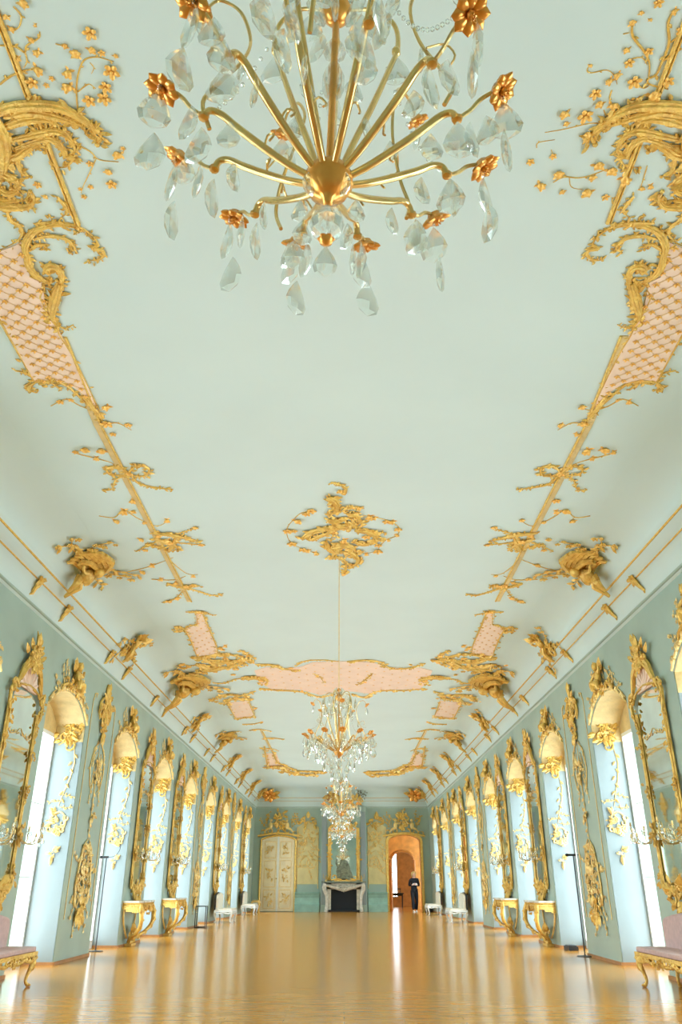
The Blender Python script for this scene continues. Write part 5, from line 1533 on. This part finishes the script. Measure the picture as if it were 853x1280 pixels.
# person faces the viewer: local +y is the front; placed rotated by PI
pt = thing('person', 'person with pale blond hair in black clothes walking from the doorway with papers', 'person', (3.36, 41.45, 0), PI + .1)
v = [(0, 0, .95), (0, .0, 1.12), (0, .01, 1.30), (0, 0, 1.42), (0, .01, 1.50), (0, .03, 1.60), (0, .035, 1.68),          # 0-6 spine, neck, head
     (-.17, 0, 1.40), (-.24, .0, 1.14), (-.10, .20, 1.17), (-.05, .25, 1.19),                                         # 7-10 arm
     (.17, 0, 1.40), (.24, .0, 1.14), (.10, .20, 1.17), (.05, .25, 1.19),                                             # 11-14 arm
     (-.09, 0, .90), (-.10, .05, .50), (-.09, -.10, .10), (.09, 0, .90), (.09, .12, .50), (.08, .12, .09)]
e = [(0, 1), (1, 2), (2, 3), (3, 4), (4, 5), (5, 6), (3, 7), (7, 8), (8, 9), (9, 10), (3, 11), (11, 12), (12, 13), (13, 14), (0, 15), (15, 16), (16, 17), (0, 18), (18, 19), (19, 20)]
r = [(.09, .06), (.09, .06), (.13, .08), (.10, .07), .05, (.072, .09), (.07, .085), .055, .04, .03, .025, .055, .04, .03, .025, .08, .055, .04, .08, .055, .04]
body = skin('body', v, e, r, 0, SKIN, pt)
v2 = v[:4] + v[7:10] + v[11:14]
v2 = [(0, 0, .80)] + v[1:4] + [v[7], v[8], (-.12, .17, 1.165)] + [v[11], v[12], (.12, .17, 1.165)]
skin('black_top', v2 + [(0, .005, 1.48)], [(0, 1), (1, 2), (2, 3), (3, 4), (4, 5), (5, 6), (3, 7), (7, 8), (8, 9), (3, 10)],
     [(.175, .13), (.155, .12), (.175, .12), (.12, .09), .08, .065, .05, .08, .065, .05, .065], 0, DARK, pt)
skin('black_trousers', [(0, 0, 1.06), (-.09, 0, .88), (-.10, .05, .50), (-.09, -.10, .10), (.09, 0, .88), (.09, .12, .50), (.08, .12, .10)],
     [(0, 1), (1, 2), (2, 3), (0, 4), (4, 5), (5, 6)], [(.16, .12), .11, .085, .085, .11, .085, .085], 0, DARK, pt)
for s, y0, nm in ((-1, -.10, 0), (1, .12, 1)):
    m = MB(); m.ell((s * .085, y0 + .06, .045), (.045, 0, 0), (0, .13, 0), (0, 0, .045), 10, 6); m.box((s * .085 - .04, y0 - .06, 0), (s * .085 + .04, y0 + .18, .02)); part(pt, 'shoe', m, PAPER)
    m = MB()   # hand: palm, four fingers and a thumb closed on the papers
    bx_, by_, bz_ = s * .055, .255, 1.19
    m.ell((bx_, by_, bz_), (.035, 0, 0), (0, .016, 0), (0, 0, .035), 8, 6)
    for j in range(4):
        z = bz_ + .026 - .017 * j; L = (.05, .056, .052, .042)[j]
        m.tube(spl([V((bx_ - s * .02, by_ + .005, z)), V((bx_ - s * (.02 + L * .5), by_ + .022, z)), V((bx_ - s * (.02 + L), by_ + .012, z - .002))], 3), [.0085, .008, .0065], 6)
    m.tube(spl([V((bx_, by_, bz_ + .03)), V((bx_ - s * .015, by_ + .02, bz_ + .05)), V((bx_ - s * .035, by_ + .028, bz_ + .055))], 3), [.010, .009, .007], 6)
    part(pt, 'hand', m, SKIN)
m = MB()   # hair as a cap falling to the jaw
m.ell((0, .005, 1.665), (.098, 0, 0), (0, .105, 0), (0, .01, .105), 14, 10)
for s in (-1, 1): m.tube(spl([V((s * .075, .03, 1.72)), V((s * .095, .01, 1.62)), V((s * .08, -.01, 1.52))], 4), [.035, .04, .02], 7)
m.tube(spl([V((0, -.07, 1.70)), V((0, -.085, 1.6)), V((0, -.07, 1.51))], 4), [.06, .07, .05], 8)
part(pt, 'hair', m, HAIR)
m = MB()   # face: brow, nose, mouth, ears, chin
m.ell((0, .075, 1.625), (.066, 0, 0), (0, .052, 0), (0, -.008, .088), 12, 10)
m.tube([V((0, .12, 1.645)), V((0, .142, 1.612)), V((0, .125, 1.602))], [.008, .014, .008], 6)
for s in (-1, 1): m.ell((s * .074, .03, 1.625), (.012, 0, 0), (0, .018, 0), (0, 0, .028), 6, 5)
part(pt, 'face', m, SKIN)
for s in (-1, 1): m = MB(); m.ell((s * .026, .121, 1.648), (.012, 0, 0), (0, .007, 0), (0, 0, .006), 8, 5); part(pt, 'eye', m, BLACK)
m = MB(); m.ell((0, .123, 1.58), (.022, 0, 0), (0, .007, 0), (0, 0, .006), 8, 5); part(pt, 'mouth', m, ROSE)
m = MB(); m.box((-.11, .255, 1.15), (.02, .268, 1.24)); m.box((.0, .25, 1.16), (.11, .262, 1.235)); o_ = m.build('papers', PAPER, smooth=False); o_.matrix_basis = pt.matrix_basis
tag(o_, 'folded white papers held at the chest of the walking person', 'papers')
